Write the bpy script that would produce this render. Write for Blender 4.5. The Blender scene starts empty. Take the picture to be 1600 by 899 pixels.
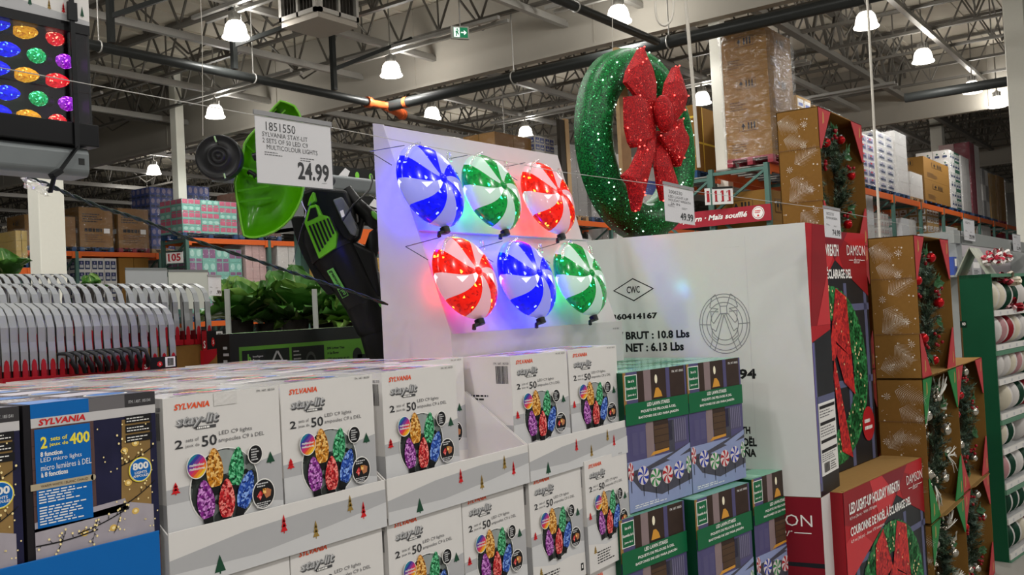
import bpy, math, random
from mathutils import Vector, Matrix
R_ = random.Random(7)
D = bpy.data
COL = bpy.context.scene.collection
SC = bpy.context.scene
rad = math.radians
# ------------------------------------------------------------------ camera, world, exposure
F = 1489.0; YAW = rad(36); PIT = math.atan(37/F); ROLL = rad(2.93); EYE = Vector((0, 0, 1.6))
_f0 = Vector((math.cos(YAW), math.sin(YAW), 0)); _r0 = Vector((math.sin(YAW), -math.cos(YAW), 0)); ZZ = Vector((0, 0, 1))
FW = _f0*math.cos(PIT)+ZZ*math.sin(PIT); _u1 = ZZ*math.cos(PIT)-_f0*math.sin(PIT)
RT = _r0*math.cos(ROLL)-_u1*math.sin(ROLL); UP = _u1*math.cos(ROLL)+_r0*math.sin(ROLL)
cam = D.objects.new('camera', D.cameras.new('camera')); COL.objects.link(cam)
cam.data.sensor_width = 36; cam.data.lens = 36*F/1600; cam.data.clip_start = .05; cam.data.clip_end = 400
m3 = Matrix((RT, UP, -FW)).transposed()
cam.matrix_world = Matrix.Translation(EYE) @ m3.to_4x4()
SC.camera = cam
WORLD_STRENGTH = .27; LAMP_WATTS = 160; SHADE_GLOW = 6.0; UPLIGHT_WATTS = 46
w = D.worlds.new('world'); SC.world = w; w.use_nodes = True
w.node_tree.nodes['Background'].inputs[0].default_value = (1, .995, .985, 1)
w.node_tree.nodes['Background'].inputs[1].default_value = WORLD_STRENGTH
SC.view_settings.view_transform = 'Standard'; SC.view_settings.look = 'None'
SC.view_settings.exposure = -0.27; SC.view_settings.gamma = 1; SC.view_settings.use_curve_mapping = False
SC.cycles.use_denoising = True
SC.cycles.max_bounces = 8; SC.cycles.transparent_max_bounces = 16
SC.cycles.sample_clamp_indirect = 6

def ray(px, py): return FW+RT*((px-800)/F)-UP*((py-449.5)/F)
def at(px, py, wd): return EYE+ray(px, py)*wd
def onY(px, py, y): r = ray(px, py); return EYE+r*(y/r.y)
def onX(px, py, x): r = ray(px, py); return EYE+r*(x/r.x)
def onZ(px, py, z): r = ray(px, py); return EYE+r*((z-1.6)/r.z)
def hit(px, py, p0, dr):          # vertical plane through p0 along horizontal dr
    n = Vector((-dr[1], dr[0], 0)); r = ray(px, py); return EYE+r*((Vector(p0)-EYE).dot(n)/r.dot(n))
def V(*a): return Vector(a)

# ------------------------------------------------------------------ materials
def lin(h):
    h = h.lstrip('#'); out = []
    for i in (0, 2, 4):
        c = int(h[i:i+2], 16)/255; out.append(c/12.92 if c <= .04045 else ((c+.055)/1.055)**2.4)
    return (*out, 1)
_M = {}
def mat(name, hx='#888888', rough=.5, metal=0, var=.06, scale=30, emis=0, ecol=None, spec=.22, bump=0, alpha=1, coat=0):
    if name in _M: return _M[name]
    m = D.materials.new(name); m.use_nodes = True; nt = m.node_tree; b = nt.nodes['Principled BSDF']
    c = lin(hx)
    b.inputs['Base Color'].default_value = c
    b.inputs['Roughness'].default_value = rough; b.inputs['Metallic'].default_value = metal
    b.inputs['Specular IOR Level'].default_value = spec; b.inputs['Coat Weight'].default_value = coat
    b.inputs['Coat Roughness'].default_value = .12
    if alpha < 1: b.inputs['Alpha'].default_value = alpha
    if var or bump:
        tc = nt.nodes.new('ShaderNodeTexCoord'); n = nt.nodes.new('ShaderNodeTexNoise'); n.inputs['Scale'].default_value = scale; n.inputs['Detail'].default_value = 3
        nt.links.new(tc.outputs['Object'], n.inputs['Vector'])
        if var:
            r = nt.nodes.new('ShaderNodeMixRGB'); r.inputs[1].default_value = tuple(x*(1-var) for x in c[:3])+(1,); r.inputs[2].default_value = tuple(min(1, x*(1+var)) for x in c[:3])+(1,)
            nt.links.new(n.outputs['Fac'], r.inputs[0]); nt.links.new(r.outputs[0], b.inputs['Base Color'])
        if bump:
            bp = nt.nodes.new('ShaderNodeBump'); bp.inputs['Strength'].default_value = bump; bp.inputs['Distance'].default_value = .01
            nt.links.new(n.outputs['Fac'], bp.inputs['Height']); nt.links.new(bp.outputs[0], b.inputs['Normal'])
    if emis:
        b.inputs['Emission Color'].default_value = lin(ecol or hx); b.inputs['Emission Strength'].default_value = emis
    _M[name] = m; return m
def facet(name, dark, mid, light, scale=160, rough=.35, emis=0, spark=0, metal=0, sparkcol='#ffffff', thr=.93, bump=.6, coat=0):
    """cellular colour: random cells in three tones (cut glass, glitter, tinsel)"""
    if name in _M: return _M[name]
    m = D.materials.new(name); m.use_nodes = True; nt = m.node_tree; L = nt.links.new; b = nt.nodes['Principled BSDF']
    tc = nt.nodes.new('ShaderNodeTexCoord'); v = nt.nodes.new('ShaderNodeTexVoronoi'); v.inputs['Scale'].default_value = scale
    L(tc.outputs['Object'], v.inputs['Vector'])
    sp = nt.nodes.new('ShaderNodeSeparateColor'); L(v.outputs['Color'], sp.inputs[0])
    cr = nt.nodes.new('ShaderNodeValToRGB'); L(sp.outputs[0], cr.inputs[0])
    e = cr.color_ramp.elements; e[0].color = lin(dark); e[1].color = lin(light); e[1].position = .97
    x = e.new(.5); x.color = lin(mid)
    L(cr.outputs[0], b.inputs['Base Color']); b.inputs['Roughness'].default_value = rough; b.inputs['Metallic'].default_value = metal
    b.inputs['Coat Weight'].default_value = coat; b.inputs['Specular IOR Level'].default_value = .25
    bp = nt.nodes.new('ShaderNodeBump'); bp.inputs['Strength'].default_value = bump; bp.inputs['Distance'].default_value = .003
    L(sp.outputs[1], bp.inputs['Height']); L(bp.outputs[0], b.inputs['Normal'])
    if emis or spark:
        gt = nt.nodes.new('ShaderNodeMath'); gt.operation = 'GREATER_THAN'; gt.inputs[1].default_value = thr; L(sp.outputs[2], gt.inputs[0])
        mu = nt.nodes.new('ShaderNodeMath'); mu.operation = 'MULTIPLY_ADD'; mu.inputs[1].default_value = spark; mu.inputs[2].default_value = emis
        L(gt.outputs[0], mu.inputs[0]); L(mu.outputs[0], b.inputs['Emission Strength'])
        mx = nt.nodes.new('ShaderNodeMixRGB'); L(gt.outputs[0], mx.inputs[0]); L(cr.outputs[0], mx.inputs[1]); mx.inputs[2].default_value = lin(sparkcol)
        L(mx.outputs[0], b.inputs['Emission Color'])
    _M[name] = m; return m
def clear(name, tint='#ffffff', gloss=.12, rough=.08, bump=0, scale=14, streak=0):
    """thin clear plastic: mostly see-through with a glossy film; streak = share of crinkled, milky film"""
    if name in _M: return _M[name]
    m = D.materials.new(name); m.use_nodes = True; nt = m.node_tree; L = nt.links.new; nt.nodes.clear()
    o = nt.nodes.new('ShaderNodeOutputMaterial'); t = nt.nodes.new('ShaderNodeBsdfTransparent'); t.inputs[0].default_value = lin(tint)
    g = nt.nodes.new('ShaderNodeBsdfGlossy'); g.inputs['Roughness'].default_value = rough; g.inputs[0].default_value = (1, 1, 1, 1)
    mx = nt.nodes.new('ShaderNodeMixShader'); mx.inputs[0].default_value = gloss
    L(t.outputs[0], mx.inputs[1]); L(g.outputs[0], mx.inputs[2]); L(mx.outputs[0], o.inputs[0])
    if bump or streak:
        tc = nt.nodes.new('ShaderNodeTexCoord'); n = nt.nodes.new('ShaderNodeTexNoise'); n.inputs['Scale'].default_value = scale; n.inputs['Detail'].default_value = 4; n.inputs['Distortion'].default_value = 1.2
        mp = nt.nodes.new('ShaderNodeMapping'); mp.inputs['Scale'].default_value = (1, 1, 2.2); L(tc.outputs['Object'], mp.inputs[0]); L(mp.outputs[0], n.inputs['Vector'])
        bp = nt.nodes.new('ShaderNodeBump'); bp.inputs['Strength'].default_value = bump; bp.inputs['Distance'].default_value = .05
        L(n.outputs['Fac'], bp.inputs['Height']); L(bp.outputs[0], g.inputs['Normal'])
        if streak:
            r = nt.nodes.new('ShaderNodeMapRange'); r.inputs[1].default_value = .5; r.inputs[2].default_value = .72; r.inputs[3].default_value = gloss; r.inputs[4].default_value = streak
            L(n.outputs['Fac'], r.inputs[0]); L(r.outputs[0], mx.inputs[0])
    _M[name] = m; return m

WHITE = mat('white_card', '#dedbd8', .42, var=.02); WTOP = mat('gloss_card', '#e4e1dd', .16, var=.02, coat=.3)
PAPER = mat('sign_paper', '#e6e5e8', .35, var=.01)
INK = mat('black_ink', '#1c1b1d', .5, var=0); GREYINK = mat('grey_ink', '#6a696b', .5, var=0); LTINK = mat('light_ink', '#a9a8a7', .5, var=0)
ORANGE = mat('orange_ink', '#e8562a', .45, var=0); REDINK = mat('red_ink', '#cf2026', .45, var=0); WINK = mat('white_ink', '#f0eeea', .45, var=0)
SNOWG = mat('snow_grey', '#b3b3b5', .45, var=.02); SNOWL = mat('snow_light', '#cfcfd0', .45, var=.02)
PINE = mat('tree_green_ink', '#1f4a35', .5, var=0); GOLD = mat('tree_gold_ink', '#9a7d3c', .5, var=0)
SILV = mat('silver_ink', '#a3a3a4', .3, .4, var=.05); DSILV = mat('dark_silver_ink', '#4e4e50', .4, var=0)
BLACKP = mat('black_plastic', '#17181a', .42, var=.1); DGREY = mat('dark_grey_plastic', '#2a2b2d', .4, var=.1)
KRAFT = mat('kraft_board', '#866230', .8, var=.08, scale=60, spec=.1); KRAFTL = mat('kraft_light', '#9c7b4a', .8, var=.08, scale=60, spec=.1); KRAFTD = mat('kraft_inside', '#7a5a38', .8, var=.1)
BLUEC = mat('blue_card', '#0a66b4', .4, var=.03)
STEEL = mat('grey_steel', '#85898a', .35, .55, var=.06)

# ------------------------------------------------------------------ mesh builder
_TX = {}
def text2d(s, bold=0.0, res=2):
    k = (s, bold, res)
    if k in _TX: return _TX[k]
    c = D.curves.new('t', 'FONT'); c.body = s; c.resolution_u = res; c.offset = bold; c.fill_mode = 'FRONT'
    o = D.objects.new('t', c); COL.objects.link(o); dg = bpy.context.evaluated_depsgraph_get(); dg.update()
    me = bpy.data.meshes.new_from_object(o.evaluated_get(dg))
    vs = [(v.co.x, v.co.y) for v in me.vertices]; fs = [tuple(p.vertices) for p in me.polygons]
    # keep fronts facing +z
    fs = [f if sum((vs[f[i]][0]*vs[f[(i+1) % len(f)]][1]-vs[f[(i+1) % len(f)]][0]*vs[f[i]][1]) for i in range(len(f))) > 0 else f[::-1] for f in fs]
    x0 = min(v[0] for v in vs); x1 = max(v[0] for v in vs); y0 = min(v[1] for v in vs); y1 = max(v[1] for v in vs)
    r = ([((x-x0)/(x1-x0), (y-y0)/(y1-y0)) for x, y in vs], fs)
    D.objects.remove(o); D.curves.remove(c); D.meshes.remove(me)
    _TX[k] = r; return r

class MB:
    def __init__(s): s.v = []; s.f = []; s.m = []; s.mats = []; s.sm = []
    def mi(s, m):
        if m not in s.mats: s.mats.append(m)
        return s.mats.index(m)
    def add(s, vs, fs, m, smooth=False):
        b = len(s.v); i = s.mi(m); s.v += [tuple(v) for v in vs]
        for f in fs: s.f.append([b+k for k in f]); s.m.append(i); s.sm.append(smooth)
    def poly(s, pts, m): s.add(pts, [list(range(len(pts)))], m)
    def pbox(s, o, ex, ey, ez, m, faces=None):
        o = Vector(o); ex, ey, ez = Vector(ex), Vector(ey), Vector(ez)
        vs = [o, o+ex, o+ex+ey, o+ey, o+ez, o+ex+ez, o+ex+ey+ez, o+ey+ez]
        fs = dict(b=[0, 3, 2, 1], t=[4, 5, 6, 7], f=[0, 1, 5, 4], r=[1, 2, 6, 5], k=[2, 3, 7, 6], l=[3, 0, 4, 7])
        if isinstance(m, dict):
            for k, f in fs.items(): s.add([vs[i] for i in f], [[0, 1, 2, 3]], m.get(k, m['*']))
        else: s.add(vs, list(fs.values()), m)
    def box(s, a, b, m): s.pbox(a, (b[0]-a[0], 0, 0), (0, b[1]-a[1], 0), (0, 0, b[2]-a[2]), m)
    def bar(s, p, q, t, m, up=None, t2=None):
        p = Vector(p); q = Vector(q); d = (q-p); u = Vector(up or (0, 0, 1))
        if abs(d.normalized().dot(u)) > .98: u = Vector((1, 0, 0))
        a = d.cross(u).normalized()*t; c = a.cross(d).normalized()*(t2 or t)
        s.pbox(p-a/2-c/2, d, -a*-1, c, m)
    def prism(s, pts, dv, m, side=None):
        n = len(pts); dv = Vector(dv); pts = [Vector(p) for p in pts]; q = [p+dv for p in pts]
        s.add(pts, [list(range(n))], m); s.add(q, [list(range(n))[::-1]], m)
        s.add(pts+q, [[i, i+n, (i+1) % n+n, (i+1) % n] for i in range(n)], side or m)
    def tube(s, pts, r, m, n=6, closed=False, cap=True):
        pts = [Vector(p) for p in pts]; k = len(pts); vs = []; ref = None
        for i, p in enumerate(pts):
            a = pts[(i-1) % k] if (i or closed) else p; b = pts[(i+1) % k] if (i < k-1 or closed) else p
            d = (b-a).normalized()
            if ref is None: ref = Vector((0, 0, 1)) if abs(d.z) < .9 else Vector((1, 0, 0))
            x = d.cross(ref).normalized(); y = d.cross(x).normalized(); ref = -y if False else ref
            rr = r[i] if isinstance(r, (list, tuple)) else r
            vs += [p+(x*math.cos(2*math.pi*j/n)+y*math.sin(2*math.pi*j/n))*rr for j in range(n)]
        fs = []
        for i in range(k if closed else k-1):
            for j in range(n): fs.append([i*n+j, i*n+(j+1) % n, ((i+1) % k)*n+(j+1) % n, ((i+1) % k)*n+j])
        s.add(vs, fs, m, True)
        if cap and not closed: s.add(vs[:n], [list(range(n))[::-1]], m); s.add(vs[-n:], [list(range(n))], m)
    def lathe(s, prof, o, axis, m, n=24, cap=True):
        o = Vector(o); ax = Vector(axis).normalized(); x = ax.orthogonal().normalized(); y = ax.cross(x)
        vs = [o+ax*h+(x*math.cos(2*math.pi*j/n)+y*math.sin(2*math.pi*j/n))*r for r, h in prof for j in range(n)]
        s.add(vs, [[i*n+j, i*n+(j+1) % n, (i+1)*n+(j+1) % n, (i+1)*n+j] for i in range(len(prof)-1) for j in range(n)], m, True)
        if cap:
            for i, rev in ((0, True), (len(prof)-1, False)):
                if prof[i][0] > 1e-5: s.add(vs[i*n:(i+1)*n], [list(range(n))[::-1] if rev else list(range(n))], m)
    def ball(s, c, r, m, nu=14, nv=9, ax=None):
        c = Vector(c); X, Y, Z = ax or (Vector((1, 0, 0)), Vector((0, 1, 0)), Vector((0, 0, 1)))
        r = (r, r, r) if not isinstance(r, (list, tuple)) else r; vs = []
        for i in range(nv+1):
            t = math.pi*i/nv
            for j in range(nu):
                p = 2*math.pi*j/nu; vs.append(c+X*(r[0]*math.sin(t)*math.cos(p))+Y*(r[1]*math.sin(t)*math.sin(p))+Z*(r[2]*math.cos(t)))
        s.add(vs, [[i*nu+j, (i+1)*nu+j, (i+1)*nu+(j+1) % nu, i*nu+(j+1) % nu] for i in range(nv) for j in range(nu)], m, True)
    def torus(s, c, R, r, axis, m, n=28, k=8):
        c = Vector(c); ax = Vector(axis).normalized(); x = ax.orthogonal().normalized(); y = ax.cross(x); vs = []
        for i in range(n):
            d = x*math.cos(2*math.pi*i/n)+y*math.sin(2*math.pi*i/n)
            for j in range(k):
                a = 2*math.pi*j/k; vs.append(c+d*(R+r*math.cos(a))+ax*(r*math.sin(a)))
        s.add(vs, [[i*k+j, ((i+1) % n)*k+j, ((i+1) % n)*k+(j+1) % k, i*k+(j+1) % k] for i in range(n) for j in range(k)], m, True)
    def text(s, txt, o, U, W, m, bold=0, res=2):
        vs, fs = text2d(txt, bold, res); o = Vector(o); s.add([o+U*x+W*y for x, y in vs], fs, m)
    def build(s, name, parent=None, origin=None, local=False, bevel=0, sub=0):
        off = Vector((0, 0, 0))
        if not local:
            if parent is not None:
                p = parent
                while p is not None: off += p.location; p = p.parent
            elif origin is not None: off = Vector(origin)
        me = D.meshes.new(name); me.from_pydata([tuple(Vector(v)-off) for v in s.v], [], s.f)
        for m in s.mats: me.materials.append(m)
        me.polygons.foreach_set('material_index', s.m); me.polygons.foreach_set('use_smooth', s.sm); me.update()
        o = D.objects.new(name, me); COL.objects.link(o)
        if parent is not None: o.parent = parent
        elif origin is not None and not local: o.location = off
        if bevel:
            b = o.modifiers.new('b', 'BEVEL'); b.width = bevel; b.segments = 2; b.limit_method = 'ANGLE'; b.harden_normals = False
        if sub:
            b = o.modifiers.new('s', 'SUBSURF'); b.levels = sub; b.render_levels = sub
        return o
class Face:
    """printing on a flat face: u,v run 0..1 over the face, k is the ink layer"""
    def __init__(s, mb, o, U, W): s.mb = mb; s.o = Vector(o); s.U = Vector(U); s.W = Vector(W); s.N = s.U.cross(s.W).normalized(); s.e = .00035
    def p(s, u, v, k=1): return s.o+s.U*u+s.W*v+s.N*(s.e*k)
    cu = None
    def _clip(s, pts):
        if s.cu is None: return pts
        o = []; n = len(pts)
        for i in range(n):
            a, b = pts[i], pts[(i+1) % n]; ia, ib = a[0] >= s.cu, b[0] >= s.cu
            if ia: o.append(a)
            if ia != ib: t = (s.cu-a[0])/(b[0]-a[0]); o.append((s.cu, a[1]+(b[1]-a[1])*t))
        return o
    def poly(s, pts, m, k=1):
        pts = s._clip(pts)
        if len(pts) < 3: return
        a = sum(pts[i][0]*pts[(i+1) % len(pts)][1]-pts[(i+1) % len(pts)][0]*pts[i][1] for i in range(len(pts)))
        s.mb.poly([s.p(u, v, k) for u, v in (pts if a > 0 else pts[::-1])], m)
    def rect(s, u0, v0, u1, v1, m, k=1): s.poly([(u0, v0), (u1, v0), (u1, v1), (u0, v1)], m, k)
    def disc(s, u, v, ru, rv, m, k=1, n=28): s.poly([(u+ru*math.cos(2*math.pi*i/n), v+rv*math.sin(2*math.pi*i/n)) for i in range(n)], m, k)
    def text(s, t, u0, v0, u1, v1, m, k=2, bold=0, shear=0, res=2):
        vs, fs = text2d(t, bold, res)
        Q = [(u0+(u1-u0)*x+shear*y, v0+(v1-v0)*y) for x, y in vs]
        if s.cu is not None and min(q[0] for q in Q) < s.cu:
            for f_ in fs: s.poly([Q[i] for i in f_], m, k)
            return
        s.mb.add([s.p(u, v, k) for u, v in Q], fs, m)
    def lines(s, u0, v0, u1, v1, n, m, k=2, seed=1, fill=.5):
        """rows of fine print too small to read: broken bars"""
        r = random.Random(seed); h = (v1-v0)/n
        for i in range(n):
            u = u0; v = v1-h*(i+.8); e = u0+(u1-u0)*r.uniform(.6, 1)
            while u < e:
                l = (u1-u0)*r.uniform(.05, .17); s.rect(u, v, min(e, u+l), v+h*fill, m, k); u += l+(u1-u0)*.03
    def bars(s, u0, v0, u1, v1, m, k=2, seed=3):
        r = random.Random(seed); u = u0
        while u < u1:
            l = (u1-u0)*r.choice((.02, .035, .05)); s.rect(u, v0, min(u1, u+l), v1, m, k); u += l+(u1-u0)*r.choice((.02, .03))
    def tree(s, u, v, h, wd, m, k=2, tiers=3):
        if tiers == 1: s.poly([(u-wd/2, v), (u+wd/2, v), (u, v+h)], m, k)
        else:
            for i in range(tiers):
                b = v+h*.26*i; f = 1-.24*i; s.poly([(u-wd/2*f, b), (u+wd/2*f, b), (u, b+h*.45)], m, k)
        s.rect(u-wd*.06, v-h*.12, u+wd*.06, v, m, k)
# ------------------------------------------------------------------ object bookkeeping
def tag(o, label=None, cat=None, group=None, kind=None):
    if label: o['label'] = label
    if cat: o['category'] = cat
    if group: o['group'] = group
    if kind: o['kind'] = kind
    return o
def root(name, loc, label, cat, group=None, ang=0):
    o = D.objects.new(name, None); COL.objects.link(o); o.empty_display_size = .05
    o.location = loc; o.rotation_euler = (0, 0, ang); return tag(o, label, cat, group)
def dup(o, label=None, loc=None, ang=None, parent=None):
    c = o.copy(); COL.objects.link(c)
    if parent is not None: c.parent = parent
    if label: c['label'] = label
    if loc is not None: c.location = loc
    if ang is not None: c.rotation_euler = (0, 0, ang)
    for ch in list(o.children): dup(ch, parent=c)
    return c
def struct(mb, name, **k): return tag(mb.build(name, **k), kind='structure')
ORD = ['first', 'second', 'third', 'fourth', 'fifth', 'sixth', 'seventh', 'eighth', 'ninth', 'tenth', 'eleventh', 'twelfth', 'thirteenth', 'fourteenth', 'fifteenth', 'sixteenth', 'seventeenth', 'eighteenth', 'nineteenth', 'twentieth', 'twenty-first', 'twenty-second', 'twenty-third', 'twenty-fourth']
# ================================================================== building shell
DECK = mat('roof_deck', '#c4bdae', .75, var=.10, scale=1.3); FLOORM = mat('polished_concrete', '#8d8a84', .3, var=.1, scale=2)
JOIST = mat('joist_paint', '#6b6862', .5, .2, var=.1); CURT = mat('curtain_white', '#9a958b', .7, var=.04, scale=1); RAIL = mat('rail_zinc', '#a3a19c', .35, .4, var=.08)
COLW = mat('column_white', '#e6e5da', .5, var=.03); WALLM = mat('far_wall', '#b5b2ab', .7, var=.04, scale=1); PIPEM = mat('black_pipe', '#2b2d2c', .35, .2, var=.1)
b = MB(); b.box((-14, -16, -.1), (72, 75, 0), FLOORM); struct(b, 'floor')
b = MB()
b.box((-14, -16, 9.0), (72, 75, 9.1), DECK)
for i in range(95): b.box((-14, -16+i*.95, 8.965), (72, -15.92+i*.95, 9.0), DECK)
struct(b, 'ceiling')
b = MB(); b.box((72, -16, 0), (72.2, 75, 9), WALLM); struct(b, 'wall_back')
b = MB(); b.box((-14, 75, 0), (72, 75.2, 9), WALLM); struct(b, 'wall_left')
# draft curtains hung below the roof girders (white sheets along Y)
for i, X in enumerate((2.2-30, 17.2, 32.2, 47.2, 62.2)):
    if i == 0: continue
    b = MB(); b.box((X-.03, -16, 7.08), (X+.03, 75, 8.96), CURT); b.box((X-.12, -16, 7.02), (X+.12, 75, 7.09), CURT)
    for k in range(18): b.box((X-.05, -15+k*5, 7.1), (X-.03, -14.97+k*5, 8.95), CURT)
    struct(b, 'trim_%d' % (i))
# open-web roof joists running along Y
jx = [X for X in [1.6+2.05*i for i in range(34)]]
def joist_mesh(y0, y1):
    b = MB(); n = int((y1-y0)/1.15)
    for z, t in ((7.78, .065), (8.93, .08)): b.box((-.05, y0, z-t/2), (.05, y1, z+t/2), JOIST)
    st = (y1-y0)/n
    for k in range(n):
        y = y0+k*st
        b.bar((0, y, 8.93), (0, y+st/2, 7.78), .038, JOIST); b.bar((0, y+st/2, 7.78), (0, y+st, 8.93), .038, JOIST)
        if k % 2: b.bar((0, y+st/2, 7.78), (0, y+st/2, 8.93), .03, JOIST)
    return b
j0 = None
for X in jx:
    if abs((X-17.2) % 15) < .3 or abs((X-17.2) % 15) > 14.7: X += .5
    if j0 is None: j0 = tag(joist_mesh(-14, 74).build('roof_joist'), kind='structure'); j0.location = (X, 0, 0)
    else: c = j0.copy(); COL.objects.link(c); c.location = (X, 0, 0)
# joist girders under the curtains' column lines (along X)
for Y in (7.4, 24.7, 42):
    b = MB()
    for z in (7.75, 8.9): b.box((2, Y-.09, z-.07), (70, Y+.09, z+.07), JOIST)
    for k in range(50):
        x = 2+k*1.36; b.bar((x, Y, 8.9), (x+.68, Y, 7.75), .07, JOIST); b.bar((x+.68, Y, 7.75), (x+1.36, Y, 8.9), .07, JOIST)
    struct(b, 'roof_girder')
# zinc lighting rails along X, with cross braces
for k, Y in enumerate((4.9, 8.9, 10.7, 14.4, 16.8, 20.3, 24.0, 28.9, 32.5, 36.5, 41, 46, 52, 60, 68)):
    b = MB(); b.box((3.5, Y-.06, 7.58), (70, Y+.06, 7.68), RAIL); b.box((3.5, Y-.02, 7.68), (70, Y+.02, 7.74), RAIL)
    struct(b, 'lighting_rail')
for k, (x, y) in enumerate(((11.4, 13.2), (15.6, 13.4), (19.8, 15.8), (15.8, 8), (24, 15.6), (15.3, 19.3), (10, 20), (13, 24), (19.5, 26), (24, 10), (28.5, 9))):
    b = MB()
    for d in (-.16, .16): b.box((x+d-.04, y-2.2, 7.5), (x+d+.04, y+2.2, 7.57), RAIL)
    struct(b, 'cross_rail')
# sloped bridging rods between joists
for k in range(26):
    y = -2+k*2.9; b = MB()
    for i in range(18):
        x = 3+i*3.4; b.bar((x, y, 7.8), (x+1.7, y, 8.9), .035, JOIST); b.bar((x+1.7, y, 8.9), (x+3.4, y, 7.8), .035, JOIST)
    struct(b, 'roof_bridging')
# columns
def column(x, y, s, z1=8.9, sy=None):
    b = MB(); sy = sy or s; b.box((x-s/2, y-sy/2, 0), (x+s/2, y+sy/2, z1), COLW); b.box((x-s*.7, y-sy*.7, 0), (x+s*.7, y+sy*.7, .03), COLW)
    return struct(b, 'column', origin=(x, y, 0), bevel=.01)
c1 = at(1127, 180, 18.6); column(c1.x, c1.y, .24)
c2 = onY(1465, 220, 7.9); column(c2.x, c2.y, .42)
c3 = at(282, 320, 27); column(c3.x, c3.y, .27)
c4 = at(73, 340, 9.0); column(c4.x, c4.y, .25, sy=.20)
c5 = onX(1601, 200, 20); column(c5.x, c5.y+.05, .34)
# ------------------------------------------------------------------ high-bay lamps
SHADE = mat('lit_acrylic', '#ffffff', .4, var=0, emis=SHADE_GLOW, ecol='#fff8ec'); LENS = mat('lamp_lens', '#ffffff', .3, var=0, emis=SHADE_GLOW*.62, ecol='#fff8ec')
HOUS = mat('lamp_housing', '#9a9892', .4, .5, var=.05)
def make_lamp():
    r = root('high_bay_lamp', (0, 0, 0), 'bell', 'ceiling lamp', 'glowing bell lamps under the roof')
    b = MB(); b.lathe([(.245, 0), (.25, .02), (.235, .045), (.215, .06), (.205, .14), (.18, .24), (.135, .30), (.10, .315)], (0, 0, 0), (0, 0, 1), SHADE, cap=False); sh = b.build('lamp_shade', r, local=True)
    b = MB(); b.lathe([(.0001, .03), (.12, .028), (.243, .012)], (0, 0, 0), (0, 0, 1), LENS, cap=False); b.build('lens', sh, local=True)
    b = MB(); b.lathe([(.105, .31), (.11, .34), (.11, .44), (.06, .47), (.03, .50)], (0, 0, 0), (0, 0, 1), HOUS)
    for k in range(10): a = k*math.pi/5; b.bar((.11*math.cos(a), .11*math.sin(a), .33), (.11*math.cos(a), .11*math.sin(a), .45), .018, HOUS)
    b.build('ballast_housing', r, local=True)
    b = MB(); b.tube([(0, 0, .5), (0, 0, 2.03)], .018, HOUS); b.build('hanging_stem', r, local=True)
    return r
upL = D.lights.new('lamp_uplight', 'POINT'); upL.energy = UPLIGHT_WATTS; upL.shadow_soft_size = .15; upL.color = (1, .97, .92)
lampL = D.lights.new('lamp_light', 'SPOT'); lampL.spot_size = rad(168); lampL.spot_blend = .35; lampL.energy = LAMP_WATTS; lampL.shadow_soft_size = .2; lampL.color = (1, .985, .955)
ZL = 6.94
def lamp(x, y, label, first=[None]):
    if first[0] is None: first[0] = make_lamp(); o = first[0]; o['label'] = label; o.location = (x, y, ZL)
    else: o = dup(first[0], label, (x, y, ZL))
    l = D.objects.new('lamp_light', lampL); COL.objects.link(l); l.parent = o; l.location = (0, 0, -.22)
    l = D.objects.new('lamp_uplight', upL); COL.objects.link(l); l.parent = o; l.location = (.26, 0, .36)
    return o
for px, py, lb in ((368, 46, 'big glowing bell lamp left of the air diffuser at the top edge'), (611, 108, 'glowing bell lamp at the crossing of rails, right below the air diffuser'),
    (336, 174, 'glowing bell lamp above the black trimmer spool'), (240, 265, 'glowing bell lamp above the kraft cartons, beside the white column at aisle 105'),
    (675, 177, 'glowing bell lamp beside the orange pipe elbow'), (821, 206, 'glowing bell lamp just above the candy display board'),
    (966, 22, 'glowing bell lamp cut by the top edge above the green wreath'), (1353, 31, 'glowing bell lamp with the long white cord hanging before it'),
    (1442, 87, 'glowing bell lamp second in the line running away on the right'), (1519, 136, 'glowing bell lamp third in the line running away on the right'),
    (1558, 159, 'glowing bell lamp nearest the right edge, last of its line'), (1097, 153, 'glowing bell lamp between the red bow and the white column'),
    (230, 308, 'small distant bell lamp just left of the blue wrapped pallet'), (15, 395, 'small distant bell lamp at the left edge by the shelving'),
    (62, 143, 'bell lamp mirrored in the bulb display')):
    p = onZ(px, py, 7.1)
    if px == 62: continue
    lamp(p.x, p.y, lb)
for k, (x, y) in enumerate(((7.2, 14.3), (7.4, 8.7), (11.6, 8.7), (3.0, 14.3), (3.2, 8.7), (-1, 8.7), (11.4, 4.9), (7.2, 2.6), (3, 2.6), (-1.5, 2.6), (-5.7, 2.6), (7.2, -3.4), (3, -3.4), (-1.5, -3.4), (-5.7, -3.4), (11.4, -3.4), (3, -9.4), (-1.5, -9.4), (7.2, -9.4), (15.6, -3.4), (36, 11.5), (42, 13), (50, 15.2), (58, 17.5), (27, 22), (34, 27.2), (41, 33), (22, 25.5), (29.5, 34.3))):  # far ones behind the displays are added to brighten the roof and racks
    lamp(x, y, 'glowing bell lamp under the roof, out of view or added behind the displays for light')
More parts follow.
